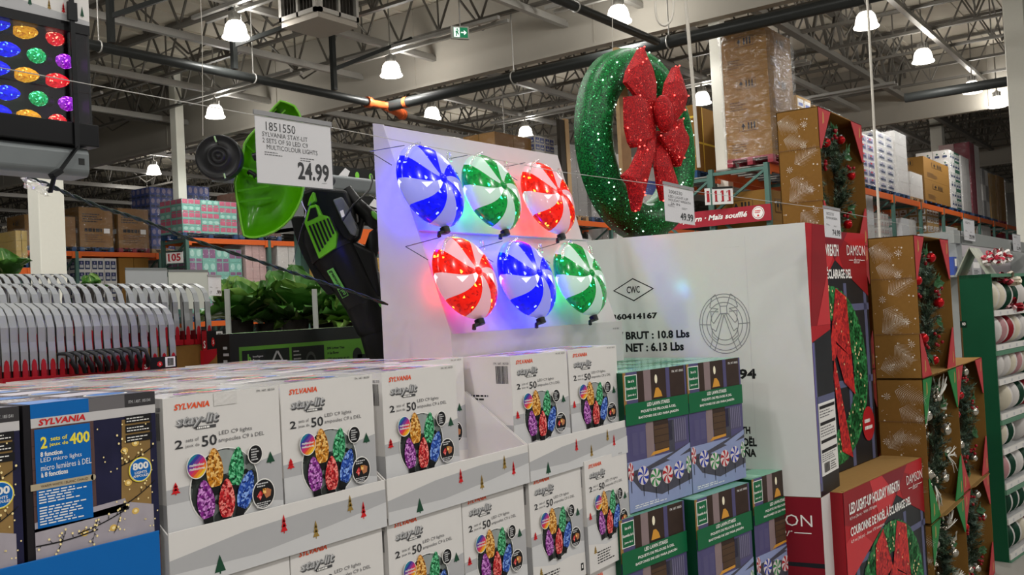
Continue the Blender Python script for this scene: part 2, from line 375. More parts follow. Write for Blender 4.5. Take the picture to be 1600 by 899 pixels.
# ------------------------------------------------------------------ sprinkler pipes
def pipe(p, q, r, label, name='sprinkler_pipe', hang=0, mats=PIPEM):
    p = Vector(p); q = Vector(q); rt = root(name, p, label, 'pipe')
    b = MB(); b.tube([p, q], r, mats, 12); b.build('pipe_run', rt)
    n = int((q-p).length/4)
    for k in range(1, n+1):
        m = p+(q-p)*(k/(n+1)); b = MB(); b.tube([m+V(0, 0, r), V(m.x, m.y, 7.75)], .014, RAIL); b.torus(m, r*1.08, .014, q-p, RAIL, 20, 6); b.build('pipe_hanger', rt)
    return rt
pipe((16, 14.85, 6.42), (16, -10, 6.42), .12, 'thick black sprinkler pipe passing behind the wreath and bow')
pipe((2.5, 14.85, 6.42), (15.4, 14.85, 6.42), .09, 'black sprinkler pipe from the bulb display to the orange elbow')
pipe((16.5, 14.85, 6.25), (60, 14.85, 6.25), .085, 'black sprinkler pipe running on past the elbow behind the candy display', mats=mat('dusty_pipe', '#55534e', .35, .3))
pipe((10.2, 7.9, 6.42), (15.8, 7.9, 6.42), .075, 'black branch pipe ending at the pipe behind the bow', mats=PIPEM)
pipe((25.1, 5.8, 6.42), (25.1, -9, 6.42), .12, 'thick black sprinkler pipe crossing at the right side')
rt = root('pipe_elbow', (16, 14.85, 6.42), 'orange pipe elbow joining two black sprinkler pipes', 'pipe fitting')
FIT = mat('orange_fitting', '#b5552c', .4, .1, var=.15)
b = MB(); b.tube([(15.35, 14.85, 6.42), (15.75, 14.85, 6.42), (15.95, 14.8, 6.42), (16, 14.6, 6.42), (16, 14.3, 6.42)], .085, FIT, 12); b.build('elbow_body', rt)
for p, ax in (((15.35, 14.85, 6.42), (1, 0, 0)), ((16, 14.3, 6.42), (0, 1, 0)), ((16.45, 14.85, 6.3), (1, 0, 0))):
    b = MB(); b.lathe([(.125, -.05), (.125, .05)], p, ax, FIT, 16); b.build('flange', rt)
b = MB(); b.tube([(15.9, 14.85, 6.40), (16.5, 14.85, 6.28)], .09, FIT, 12); b.build('tee_branch', rt)
# drop rods under joists: dark vertical hangers with angled strut
for (px, py, z0, z1, lb) in ((172, 18, 6.53, 8.2, 'dark hanger post with strut at the corner of the bulb display'), (365, 75, 6.53, 7.7, 'dark hanger post on the black pipe near the big lamp'), (522, 130, 6.53, 7.7, 'dark hanger post below the middle lamp')):
    p = onY(px, py, 14.85); rt = root('pipe_post', (p.x, 14.85, z0), lb, 'pipe support')
    b = MB(); b.bar((p.x, 14.85, z0), (p.x, 14.85, z1+.6), .1, PIPEM); b.build('post', rt)
    b = MB(); b.bar((p.x, 14.85, z0+.45), (p.x+1.5, 13.9, 7.75), .08, PIPEM); b.build('strut', rt)
# ------------------------------------------------------------------ air diffuser, exit sign, cords
DIFM = mat('diffuser_sheet', '#a39c92', .45, .2, var=.05); DIFD = mat('diffuser_dark', '#3d3a36', .6, var=.1); DIFE = mat('diffuser_edge', '#b7b4ae', .35, .4)
pn = onZ(497, 24, 7.2); s = 1.0
rt = root('air_diffuser', (pn.x, pn.y, 7.2), 'square louvred air diffuser box hanging at the top edge', 'air vent')
x, y = pn.x, pn.y
b = MB(); b.box((x, y, 7.2), (x+s, y+s, 7.3), DIFM); b.prism([(x, y, 7.2), (x, y+s, 7.2), (x+s, y+s, 7.2), (x+s, y, 7.2)], (0, 0, -.02), DIFM); b.box((x+.05, y+.05, 7.3), (x+s-.05, y+s-.05, 8.9), DIFM); b.build('housing', rt)
for sd in (0, 1):
    b = MB(); g = MB()
    for k in range(10):
        t = .08+k*.088
        if sd: b.box((x+t, y-.03, 7.36), (x+t+.012, y+.05, 7.9), DIFD)
        else: b.box((x-.03, y+t, 7.36), (x+.05, y+t+.012, 7.9), DIFD)
    for (a0, a1, z0, z1) in ((0, s, 7.28, 7.36), (0, s, 7.9, 7.98), (0, .07, 7.28, 7.98), (s-.07, s, 7.28, 7.98), (.47, .52, 7.28, 7.98)):
        if sd: g.box((x+a0, y-.06, z0), (x+a1, y+.02, z1), DIFE)
        else: g.box((x-.06, y+a0, z0), (x+.02, y+a1, z1), DIFE)
    b.build('louvre', rt); g.build('louvre_frame', rt)
pe = onZ(706, 60, 7.0)
rt = root('exit_sign', pe, 'small green running-man exit sign hanging under the roof', 'exit sign')
EXG = mat('exit_green', '#1d7a52', .4, var=0, emis=.5); EXW = mat('exit_white', '#e8f2ee', .4, var=0, emis=.9)
dx, dy = V(.36*math.cos(rad(-34)), .36*math.sin(rad(-34)), 0), V(.07*math.sin(rad(34)), .07*math.cos(rad(34)), 0)
b = MB(); b.pbox(pe, dx, dy, (0, 0, .25), mat('exit_case', '#a7a69e', .5)); b.build('sign_case', rt)
b = MB(); f = Face(b, pe, dx, (0, 0, .25)); f.e = .004
f.rect(.10, .10, .92, .90, EXG, 1); f.rect(.12, .12, .46, .88, EXW, 2); f.disc(.32, .74, .05, .07, EXG, 3); f.poly([(.22, .2), (.28, .2), (.31, .42), (.38, .3), (.42, .34), (.34, .55), (.41, .6), (.40, .66), (.24, .62), (.2, .48), (.24, .46), (.27, .53)], EXG, 3)
f.rect(.54, .45, .72, .55, EXW, 2); f.poly([(.70, .3), (.86, .5), (.70, .7)], EXW, 2); b.build('sign_face', rt)
b = MB(); b.tube([pe+dx*.5+V(0, 0, .25), pe+dx*.5+V(0, 0, .9)], .015, RAIL); b.build('hanging_stem', rt)
CORD = mat('white_cord', '#b9b4aa', .6)
def cord(pts, r, name, label, cat='cord', m=None):
    b = MB(); b.tube(pts, r, m or CORD, 8); return tag(b.build(name, origin=pts[0]), label, cat)
pa = at(1092, 262, 11); pb = at(1066, -60, 11); cord([pa, pa*.6+pb*.4+V(.02, 0, 0), pb], .022, 'hanging_pole', 'long thin white pole slanting down beside the red bow', 'pole')
pa = at(1375, 372, 12); pb = at(1357, 30, 12); cord([pa, pa*.5+pb*.5, pb, pb+V(0, 0, 1.4)], .016, 'ceiling_cord', 'long white cord hanging in front of the right-hand lamps')
lp = [at(1038+14*math.cos(a), 14+26*math.sin(a), 10) for a in [math.pi*(i/12)*1.0 for i in range(13)]]
cord([at(1052, -40, 10)]+lp+[at(1024, -40, 10)], .013, 'cable_loop', 'white cable hanging in a loop at the top edge near the wreath', 'cable')
pa = at(957, 85, 5.2); pb = at(957, -20, 5.2); cord([pa, pb, pb+V(0, 0, 6)], .002, 'hanging_line', 'thin line going up from the top of the green wreath', 'line')
pa = at(317, 212, 4.4); pb = at(316, 60, 4.4); cord([pa, pb, pb+V(0, 0, 5)], .0015, 'hanging_line', 'thin line going up from the black trimmer spool', 'line')
# ================================================================== pallet racking and its loads
UPR = mat('rack_green', '#4f6f66', .45, .2, var=.08); BEAM = mat('rack_orange', '#d8642a', .45, .1, var=.08)
POSTS = []
def rack(label, y0, x0, n, bay, levels, depth=1.05, ztop=4.0, ends=True, sx=1):
    r = root('pallet_rack', (x0, y0, 0), label, 'pallet rack')
    for k in range(n+1):
        x = x0+k*bay; b = MB(); POSTS.append((x, y0, y0+depth, ztop))
        for y in (y0, y0+depth): b.box((x-.05, y-.04, 0), (x+.05, y+.04, ztop), UPR)
        z = .2; up = True
        while z < ztop-.3:
            b.box((x-.03, y0, z), (x+.03, y0+depth, z+.05), UPR)
            b.bar((x, y0, z), (x, y0+depth, min(ztop-.1, z+1.0)), .045, UPR) if up else b.bar((x, y0+depth, z), (x, y0, min(ztop-.1, z+1.0)), .045, UPR)
            z += 1.0; up = not up
        b.box((x-.03, y0, ztop-.12), (x+.03, y0+depth, ztop-.06), UPR)
        b.build('upright_frame', r)
        for zz in levels:
            if k < n:
                for y in (y0-.02, y0+depth-.03): bb = MB(); bb.box((x+.05, y, zz-.14), (x+bay-.05, y+.05, zz), BEAM); bb.box((x+.05, y-.015, zz-.2), (x+.14, y+.05, zz), BEAM); bb.box((x+bay-.14, y-.015, zz-.2), (x+bay-.05, y+.05, zz), BEAM); bb.build('beam', r)
    for zz in levels:
        b = MB()
        for i in range(int(n*bay/.35)): b.box((x0+.1+i*.35, y0, zz-.03), (x0+.16+i*.35, y0+depth, zz-.005), mat('deck_wire', '#8a8a84', .4, .4))
        b.build('wire_deck', r)
    return r
ZB = 4.0
rack('long pallet rack on the right, orange beams running to the far wall', 6.15, 16.3, 12, 2.8, (2.35, ZB))
rack('pallet rack behind the rack end of aisle 111', 7.5, 16.9, 10, 2.8, (2.35, ZB), depth=1.0)
rack('pallet rack far behind the candy display', 13.8, 18.4, 9, 2.8, (2.35, ZB))
L1x = onY(112, 395, 26.6).x; rack('pallet rack with kraft cartons, behind the left column', 26.6, onY(119, 395, 26.6).x-2.75*2, 4, 2.75, (2.2, ZB))
rack('pallet rack with pink packs, right of the aisle 105 column', 21.8, onY(291, 372, 21.8).x, 5, 2.75, (1.75, ZB))
rack('lower pallet rack close behind the leaf blower', 6.2, onY(540, 342, 6.2).x, 1, 2.7, (2.42,), depth=.6, ztop=2.55)
PL = at(36, 418, 19.5); rack('pallet rack far left, just left of the near white column', PL.y, onY(52, 418, PL.y).x-2.8, 1, 2.8, (3.0,), ztop=3.3)

WRAP = clear('shrink_wrap', gloss=.06, rough=.16, bump=1.0, scale=5, streak=.16)
WRAP2 = clear('shrink_wrap_milky', gloss=.06, rough=.18, bump=1.0, scale=6, streak=.26)
PALC = dict(blue=mat('pallet_blue', '#23466f', .6, var=.1), red=mat('pallet_red', '#8a2f3a', .6, var=.1), wood=mat('pallet_wood', '#a88a62', .8, var=.15))
def carton_mesh(a, c, m, seam=True, print_=None, prs=None, seed=0):
    """a carton body: walls, tape seam, flaps line, print on the two seen faces"""
    b = MB(); b.box(a, c, m); r = random.Random(seed)
    w, d, h = c[0]-a[0], c[1]-a[1], c[2]-a[2]
    f = Face(b, a, (w, 0, 0), (0, 0, h)); f.e = .004
    g = Face(b, (a[0], c[1], a[2]), (0, -d, 0), (0, 0, h)); g.e = .004
    if print_ == 'lines':
        for q, s0 in ((f, 1), (g, 2)):
            q.lines(.1, .62, .7, .86, 4, INK, 1, seed+s0, .45); q.lines(.15, .36, .92, .5, 1, INK, 1, seed+s0+5, .6); q.lines(.15, .12, .8, .34, 4, mat('brown_ink', '#5a4028', .6), 1, seed+9, .45)
            q.rect(.72, .36, .9, .48, WINK, 2)
    elif print_ == 'marks':
        for q in (f, g):
            u = .3; q.rect(u, .62, u+.42, .86, mat('brown_ink', '#5a4028', .6), 1); q.rect(u+.01, .635, u+.41, .845, m, 2)
            q.poly([(u+.05, .72), (u+.1, .82), (u+.15, .72)], INK, 3); q.rect(u+.09, .66, u+.11, .73, INK, 3)
            for k in range(3): q.rect(u+.2+k*.065, .66, u+.235+k*.065, .82, INK, 3)
            q.lines(.12, .12, .5, .35, 4, mat('brown_ink', '#5a4028', .6), 1, seed)
    elif print_ == 'panel':
        n = 2
        for q in (f, g):
            for i in range(n):
                for j in range(2):
                    q.rect(.06+i*.47, .08+j*.47, .46+i*.47, .42+j*.47, prs[0], 1); q.rect(.12+i*.47, .14+j*.47, .40+i*.47, .26+j*.47, prs[1], 2); q.disc(.26+i*.47, .34+j*.47, .06, .05, prs[2], 2, 12)
    elif print_ == 'packs':
        for q, L in ((f, w), (g, d)):
            n = max(2, round(L/.2))
            for i in range(n):
                q.rect((i+.06)/n, .30, (i+.94)/n, .96, prs[0], 1); q.disc((i+.5)/n, .66, .34/n, .26, prs[1], 2, 12); q.rect((i+.1)/n, .04, (i+.9)/n, .26, prs[2], 1)
    elif print_ == 'strap':
        y_ = mat('yellow_strap', '#d9b63a', .5)
        f.rect(.3, 0, .33, 1, y_, 1); g.rect(.62, 0, .65, 1, y_, 1); f.rect(0, .42, 1, .45, y_, 1); g.rect(0, .2, 1, .23, y_, 1); g.rect(0, .8, 1, .83, y_, 1)
    if seam: f.rect(0, .485, 1, .49, KRAFTD, 1) if m in (KRAFT, KRAFTL) else None
    return b
def load(label, x0, y0, z0, w, d, h, cols, deps, rows, m, pal='blue', print_=None, prs=None, wrap=WRAP, group=None, jitter=.0, cat='pallet load', seed=1, mats=None):
    for (xp, ya, yb_, zt0) in POSTS:
        if z0 < zt0-.05 and y0 < yb_ and y0+d > ya and x0-.06 < xp < x0+w+.06:
            if xp-x0 > x0+w-xp: w = xp-.07-x0
            else: w = x0+w-xp-.07; x0 = xp+.07
    d = min(d, 1.0)
    rt = root('pallet_load', (x0, y0, z0), label, cat, group)
    b = MB(); pm = PALC[pal]; P = .14
    for k in range(3): b.box((x0, y0+(d-.1)*k/2, z0), (x0+w, y0+(d-.1)*k/2+.1, z0+.02), pm); [b.box((x0+(w-.14)*i/2, y0+(d-.1)*k/2, z0+.02), (x0+(w-.14)*i/2+.14, y0+(d-.1)*k/2+.1, z0+.11), pm) for i in range(3)]
    for i in range(6): b.box((x0+(w-.12)*i/5, y0, z0+.11), (x0+(w-.12)*i/5+.12, y0+d, z0+P), pm)
    b.build('pallet', rt)
    cw, cd, ch = w/cols, d/deps, (h-P)/rows; r = random.Random(seed)
    for k in range(rows):
        for i in range(cols):
            for j in range(deps):
                if i and j and k < rows-1: continue
                mm = (mats[(k*3+i+j*2) % len(mats)] if mats else m); jx_, jy_ = r.uniform(-jitter, jitter), r.uniform(-jitter, jitter)
                a = (x0+i*cw+.008+jx_, y0+j*cd+.008+jy_, z0+P+k*ch); c = (x0+(i+1)*cw-.008+jx_, y0+(j+1)*cd-.008+jy_, z0+P+(k+1)*ch-.004)
                carton_mesh(a, c, mm, True, print_, prs if not callable(prs) else prs(i, j, k), seed=seed*31+k*7+i*3+j).build('carton', rt)
    if wrap:
        b = MB(); e = .03; n = 10; r2 = random.Random(seed+77); vs = []; 
        ring = [(x0-e+(w+2*e)*t/4, y0-e) for t in range(4)]+[(x0+w+e, y0-e+(d+2*e)*t/4) for t in range(4)]+[(x0+w+e-(w+2*e)*t/4, y0+d+e) for t in range(4)]+[(x0-e, y0+d+e-(d+2*e)*t/4) for t in range(4)]
        for z in range(n+1):
            for (x, y) in ring: vs.append((x+r2.uniform(-.012, .012), y+r2.uniform(-.012, .012), z0+.05+(h-.03)*z/n))
        L = len(ring); b.add(vs, [[z*L+i, z*L+(i+1) % L, (z+1)*L+(i+1) % L, (z+1)*L+i] for z in range(n) for i in range(L)], wrap, True); b.build('shrink_wrap', rt)
    return rt
WB = mat('white_box_board', '#c9c6c2', .5, var=.05); NAVY = mat('navy_print', '#2d3a5c', .5); LILAC = mat('lilac_print', '#8d86a8', .5); PINK = mat('pink_pack', '#c4607c', .45, var=.08); TEAL = mat('teal_pack', '#79b8aa', .45, var=.08)
PURP = mat('purple_pack', '#8a5f84', .45, var=.08); BLUP = mat('blue_pack', '#3a4f9a', .4, var=.12); MAROON = mat('maroon_board', '#7c2836', .5, var=.08); DGRN = mat('dark_green_board', '#2c5a48', .5, var=.08); PALEP = mat('pale_pink_pack', '#c3a3a0', .5, var=.1); SILW = mat('silver_pack', '#9c9a98', .3, .3, var=.2)
def span(px0, px1, py, y): return onY(px0, py, y).x, onY(px1, py, y).x
# --- big stack at the end of aisle 111
e0 = onY(1207, 260, 6.2); e1 = onY(1245, 250, 6.2)
load('tall stack of three big kraft cartons in crinkled wrap at the aisle 111 rack end', 16.3, 6.02, ZB, 1.25, .86, 2.42, 1, 1, 3, KRAFT, 'red', 'marks', wrap=WRAP2, seed=3)
load('big kraft carton with yellow straps left of the aisle 111 column', 17.0, 7.80, ZB, 1.2, .80, 1.42, 1, 1, 1, KRAFT, 'blue', 'strap', wrap=None, seed=4)
load('kraft cartons on the shelf beneath the aisle 111 stack', 16.4, 6.2, 2.35, 1.2, 1.0, 1.2, 1, 1, 1, KRAFT, 'wood', 'marks', wrap=None, seed=5)
# --- right rack, top level, near to far
Y6 = 6.25
def rload(px0, px1, pytop, label, **k):
    pb = 291+(px0-1352)*.24
    x0, x1 = span(px0, px1, pb, Y6); p = onY(px0, pytop, Y6); d = dict(cols=2, deps=2, rows=3, m=WB, pal='blue', print_=None); d.update(k)
    return load(label, x0+.05, Y6, ZB, max(.6, x1-x0-.1), 1.0, min(3.4, p.z-ZB), d.pop('cols'), d.pop('deps'), d.pop('rows'), d.pop('m'), **d)
rload(1250, 1275, 150, 'kraft cartons with a blue label behind the aisle 111 stack', m=KRAFTL, print_='panel', prs=(WB, BLUP, WB), cols=1, deps=1, seed=6)
rload(1277, 1330, 166, 'row of light kraft cartons showing above the topmost wreath box', m=KRAFTL, print_='lines', seed=7)
rload(1345, 1371, 207, 'white cartons with dark prints first on the long right-hand beam', print_='panel', prs=(LILAC, NAVY, REDINK), rows=3, cols=1, deps=2, seed=8)
rload(1373, 1401, 205, 'white and grey cartons in wrap second on the long right-hand beam', print_='panel', prs=(SNOWG, NAVY, LILAC), rows=4, cols=1, wrap=WRAP2, seed=9)
rload(1403, 1422, 206, 'tall wrapped stack with kraft top third on the right-hand beam', m=KRAFTL, rows=5, cols=1, wrap=WRAP2, mats=[WB, WB, KRAFTL], seed=10)
rload(1424, 1444, 268, 'short load of white wrapped cartons on a pale wooden pallet', pal='wood', rows=2, cols=1, wrap=WRAP2, seed=11)
rload(1446, 1486, 245, 'kraft cartons stacked two high with pink tops on the right-hand beam', m=KRAFT, rows=2, cols=1, deps=1, wrap=None, print_='marks', seed=12)
rload(1488, 1504, 236, 'dark green and white printed cartons on the right-hand beam', mats=[WB, DGRN, WB], rows=3, print_='panel', prs=(WB, NAVY, DGRN), seed=13)
rload(1506, 1519, 245, 'white crinkle-wrapped load right of the dark green cartons', rows=3, wrap=WRAP2, seed=14)
rload(1521, 1536, 225, 'tall maroon and white cartons on the right-hand beam', mats=[MAROON, WB, PALEP], rows=4, seed=15)
rload(1538, 1548, 265, 'grey wrapped load right of the maroon cartons', mats=[SILW, WB], rows=3, wrap=WRAP2, seed=16)
rload(1550, 1559, 272, 'pale kraft wrapped load near the far end of the right-hand beam', m=KRAFTL, rows=3, wrap=WRAP2, seed=17)
rload(1561, 1573, 275, 'kraft load last on the right-hand beam', m=KRAFT, rows=3, pal='red', seed=18)
# --- right rack, level below
def rlow(px0, px1, pytop, label, **k):
    x0, x1 = span(px0, px1, 340, Y6); p = onY(px0, pytop, Y6); d = dict(cols=2, deps=2, rows=3, m=WB, pal='wood'); d.update(k)
    return load(label, x0+.05, Y6, 2.35, max(.6, x1-x0-.1), 1.0, max(.5, p.z-2.35), d.pop('cols'), d.pop('deps'), d.pop('rows'), d.pop('m'), **d)
rlow(1345, 1367, 302, 'clear-wrapped white bottles under the right-hand beam', mats=[WB, SNOWL], rows=4, wrap=WRAP2, seed=20)
rlow(1372, 1406, 332, 'red-edged white cartons under the right-hand beam', print_='panel', prs=(WB, PALEP, MAROON), seed=21)
rlow(1408, 1446, 340, 'white plastic bags of goods under the right-hand beam', mats=[WB, SNOWL], rows=2, wrap=WRAP2, seed=22)
rlow(1448, 1470, 322, 'cream cartons with dark scroll print under the right-hand beam', m=KRAFTL, print_='panel', prs=(WB, KRAFTD, KRAFTD), seed=23)
rlow(1473, 1496, 352, 'low white cartons under the right-hand beam', rows=1, wrap=None, seed=24)
rlow(1500, 1530, 352, 'low kraft cartons under the right-hand beam', m=KRAFTL, rows=2, cols=3, wrap=None, seed=25)
rlow(1533, 1552, 352, 'white cartons under the far part of the right-hand beam', rows=2, wrap=None, seed=26)
rlow(1556, 1590, 362, 'dark red cartons under the far part of the right-hand beam', m=MAROON, rows=2, wrap=None, seed=27)
# --- rack behind the candy display
def bload(px0, px1, pytop, label, y=13.85, pb=345, zb=ZB, **k):
    x0, x1 = span(px0, px1, pb, y); p = onY(px0, pytop, y); d = dict(cols=2, deps=2, rows=4, m=WB, pal='blue'); d.update(k)
    return load(label, x0+.04, y, zb, max(.7, x1-x0-.08), 1.0, p.z-zb, d.pop('cols'), d.pop('deps'), d.pop('rows'), d.pop('m'), **d)
bload(778, 838, 206, 'kraft cartons high behind the candy board, left of the white printed ones', m=KRAFT, seed=30)
bload(841, 874, 212, 'blue and white printed packs high behind the candy board', print_='panel', prs=(BLUP, WB, LILAC), rows=5, wrap=WRAP2, seed=31)
bload(890, 921, 225, 'silver crinkle-wrapped load between candy board and green wreath', m=SILW, rows=5, wrap=WRAP2, pal='wood', seed=32)
bload(924, 960, 226, 'grey wrapped load hidden behind the green wreath', m=SILW, rows=5, wrap=WRAP2, seed=33)
bload(962, 1010, 240, 'white wrapped load seen through the hole of the green wreath', m=WB, rows=4, wrap=WRAP2, seed=34)
bload(1012, 1060, 260, 'blue wrapped load seen behind the bow tails', mats=[BLUP, WB], rows=4, wrap=WRAP2, seed=35)
bload(893, 924, 372, 'stack of white sacks under the beam behind the candy board', zb=2.35, m=WB, rows=6, wrap=WRAP2, seed=36)
bload(962, 1050, 350, 'dark wrapped load on the lower level behind the wreath', zb=2.35, mats=[NAVY, WB], rows=2, seed=37)
b = MB(); p = onY(882, 330, 13.7)
tag_ = root('wooden_post', (p.x, 13.5, 0), 'pale wooden post standing beside the silver load behind the candy board', 'post')
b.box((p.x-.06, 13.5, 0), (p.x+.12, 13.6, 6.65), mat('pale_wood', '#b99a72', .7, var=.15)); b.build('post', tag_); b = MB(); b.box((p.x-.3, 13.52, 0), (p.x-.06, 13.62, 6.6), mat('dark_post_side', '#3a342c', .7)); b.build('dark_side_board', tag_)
# --- left racks
def lload(px0, px1, pytop, pb, y, zb, label, **k):
    x0, x1 = span(px0, px1, pb, y); p = onY(px0, pytop, y); d = dict(cols=1, deps=1, rows=1, m=KRAFT, pal='blue'); d.update(k)
    return load(label, x0, y, zb, x1-x0, 1.1, p.z-zb, d.pop('cols'), d.pop('deps'), d.pop('rows'), d.pop('m'), **d)
lload(125, 178, 323, 388, 26.65, ZB, 'big wrapped kraft carton with black print right of the left white column', print_='lines', seed=40)
lload(186, 234, 325, 388, 26.65, ZB, 'big kraft carton on a red pallet, second from the left column', pal='red', print_='lines', seed=41)
lload(237, 272, 292, 378, 26.65, ZB, 'tall blue wrapped pallet left of the aisle 105 column', m=BLUP, cols=2, deps=2, rows=6, wrap=WRAP2, pal='wood', print_='packs', prs=(BLUP, LILAC, NAVY), seed=42)
lload(296, 330, 290, 372, 26.65, ZB, 'blue packs behind the pink load at aisle 105', m=BLUP, cols=2, rows=5, print_='packs', prs=(BLUP, LILAC, NAVY), seed=43)
lload(40, 120, 335, 395, 26.65, ZB, 'plain kraft carton half hidden by the left white column', print_='marks', seed=44)
lload(286, 372, 310, 370, 21.85, ZB, 'pink and teal packs stacked on a blue pallet at aisle 105', m=TEAL, cols=3, deps=2, rows=5, wrap=WRAP, print_='packs', prs=lambda i, j, k: ((PINK, PINK, TEAL) if (i*2+j+k) % 3 else (TEAL, mat('pale_teal', '#a9d3c8', .4), PINK)), seed=45)
lload(376, 440, 300, 372, 21.85, ZB, 'brown carton load behind the green trimmer guard', m=mat('brown_board', '#5d3f36', .6), rows=2, seed=46)
lload(120, 184, 403, 452, 26.65, 2.2, 'white cartons with dark blue windows under the left beam', m=WB, cols=3, rows=2, pal='wood', print_='panel', prs=(NAVY, SNOWG, LILAC), wrap=None, seed=47)
lload(187, 234, 402, 452, 26.65, 2.2, 'kraft cartons under the left beam, left of the aisle 105 sign', cols=2, rows=2, pal='wood', wrap=None, seed=48)
lload(240, 270, 410, 452, 26.65, 2.2, 'white wrapped packs under the left beam behind the aisle 105 sign', m=WB, cols=2, rows=2, wrap=WRAP2, seed=49)
lload(297, 380, 388, 452, 21.85, 1.75, 'purple and teal packs in trays below the pink load', m=TEAL, cols=4, deps=2, rows=5, wrap=WRAP, print_='packs', prs=lambda i, j, k: ((PURP, PURP, TEAL) if (i+k) % 2 else (TEAL, mat('pale_teal'), PURP)), seed=50)
lload(386, 431, 380, 452, 21.85, 1.75, 'pale pink wrapped rolls right of the purple packs', m=PALEP, cols=3, deps=2, rows=6, wrap=WRAP2, seed=51)
lload(436, 470, 384, 452, 21.85, 1.75, 'white wrapped packs behind the leaf blower', m=WB, cols=2, rows=3, wrap=WRAP2, seed=52)
lload(26, 50, 360, 415, PL.y+.05, 3.0, 'yellow wrapped load left of the left white column', m=mat('yellow_pack', '#b39a55', .5, var=.1), cols=2, rows=3, wrap=WRAP2, seed=53)
x0 = at(548, 342, 7.6).x
load('gold wrapped tubs under the low rack behind the leaf blower', onY(590, 400, 6.25).x-.2, 6.25, 1.35, 1.0, .9, .82, 3, 2, 2, mat('gold_pack', '#b08c32', .4, .2, var=.15), 'wood', None, None, WRAP2, seed=54)
# --- dark cartons with green dots stacked on the low rack
BK = mat('black_carton', '#1c1d1c', .35, var=.1); LG = mat('lime_print', '#76c043', .4, var=0)
def dark_carton(px0, px1, pyt, pyb, y, label):
    p = onY(px0, pyb, y); q = onY(px1, pyb, y); t = onY(px0, pyt, y)
    rt = root('dark_carton', (p.x, y, p.z), label, 'carton', 'dark cartons behind the leaf blower')
    b = MB(); b.box((p.x, y, p.z), (q.x, y+.4, t.z), BK); f = Face(b, (p.x, y, p.z), (q.x-p.x, 0, 0), (0, 0, t.z-p.z)); f.e = .002
    for u in (.15, .62, .86): f.disc(u, .62, .035, .2, LG, 1, 14); f.rect(u+.07, .2, u+.12, .5, WINK, 1)
    f.poly([(.3, .5), (.42, .95), (.5, .8), (.44, .4)], SNOWL, 1); f.lines(.2, .1, .55, .4, 2, SNOWG, 1, 5)
    b.build('carton_body', rt)
    b = MB(); b.box((p.x-.002, y+.18, t.z), (q.x+.002, y+.22, t.z+.002), mat('clear_tape', '#8a8a80', .2)); b.build('tape', rt)
    return p, q, t
p, q, t = dark_carton(548, 640, 302, 336, 6.3, 'dark carton with green dots under the grey display rail')
p2, q2, t2 = dark_carton(500, 592, 256, 287, 6.3, 'dark carton with green dots above the grey display rail')
rt = root('shelf_board', (p.x, 6.25, 2.42), 'grey shelf board carrying the dark cartons behind the leaf blower', 'shelf')
b = MB(); z1 = min(p.z, q.z); b.box((p2.x-.03, 6.25, 2.43), (q.x+.3, 6.9, 2.46), STEEL); b.build('lower_board', rt)
b = MB(); b.box((p2.x-.03, 6.25, p2.z-.03), (q.x+.3, 6.9, p2.z), STEEL); b.build('upper_board', rt)
for x in (p2.x-.03, q.x+.27): b = MB(); b.box((x, 6.26, 2.43), (x+.03, 6.9, p2.z), STEEL); b.build('side_bracket', rt)
# ------------------------------------------------------------------ aisle signs, banner
def aisle_sign(px0, px1, pt, pb, wd, text, label, two=False):
    tl = at(px0, pt, wd); tr = at(px1, pt-1, wd); bl = at(px0, pb, wd); h = tl.z-bl.z
    U = tr-tl; U.z = 0; dr = U.normalized(); N = U.cross(ZZ).normalized()
    rt = root('aisle_sign', bl, label, 'aisle sign'); b = MB(); b.pbox(bl, U, -N*.03, (0, 0, h), mat('sign_board_white', '#d9d8d6', .4))
    f = Face(b, bl, U, (0, 0, h)); f.e = .004; f.text(text, .12, .16, .88, .84, mat('aisle_red', '#a51f2b', .4, var=0), 1, bold=.03); [f.poly([(u, .84), (u, .74), (u-.055, .66), (u-.055, .74)], mat('aisle_red'), 1) for u in ([.145, .445, .745] if text == '111' else [.16])]; [f.rect(u-.04, .16, u+.11, .21, mat('aisle_red'), 1) for u in ([.145, .445, .745] if text == '111' else [.16])]; b.build('number_panel', rt)
    if two:
        b = MB(); o = bl-U*.36; b.pbox(o, U*.26, -N*.03, (0, 0, h), mat('sign_board_white')); f = Face(b, o, U*.26, (0, 0, h)); f.e = .004; f.text('1', .3, .16, .8, .84, mat('aisle_red'), 1, .03); b.build('side_panel', rt)
    b = MB(); b.tube([bl+V(0, 0, h), bl+U+V(0, 0, h)], .02, mat('black_pipe')); b.build('sign_bar', rt)
    b = MB(); b.tube([bl+U*.5-N*(.3 if two else 2.1)+V(0, 0, h*.5), bl+U*.5-N*.0+V(0, 0, h*.5)], .02, STEEL); b.build('bracket', rt)
aisle_sign(260, 286, 394, 412, 24.9, '105', 'white aisle sign with red number 105 at the left column')
aisle_sign(1114, 1146, 294, 320, 17.05, '111', 'white aisle sign with red number 111 at the rack end', True)
BANR = mat('banner_red', '#9c2231', .5, var=.05)
bl = onY(1205, 344, 6.1); X = 16.15
tr = onX(1205, 318, X); b0 = onX(1205, 344, X); l0 = onX(1052, 358, X)
rt = root('shelf_banner', (X, l0.y, b0.z), 'dark red banner with white popcorn lettering on the aisle 111 rack end', 'banner')
b = MB(); Uv = V(0, b0.y-l0.y, 0); H = tr.z-b0.z; o = V(X, l0.y, b0.z-.0); b.pbox(o, Uv, (.03, 0, 0), (0, 0, H), BANR); f = Face(b, o, Uv, (0, 0, H)); f.e = .004
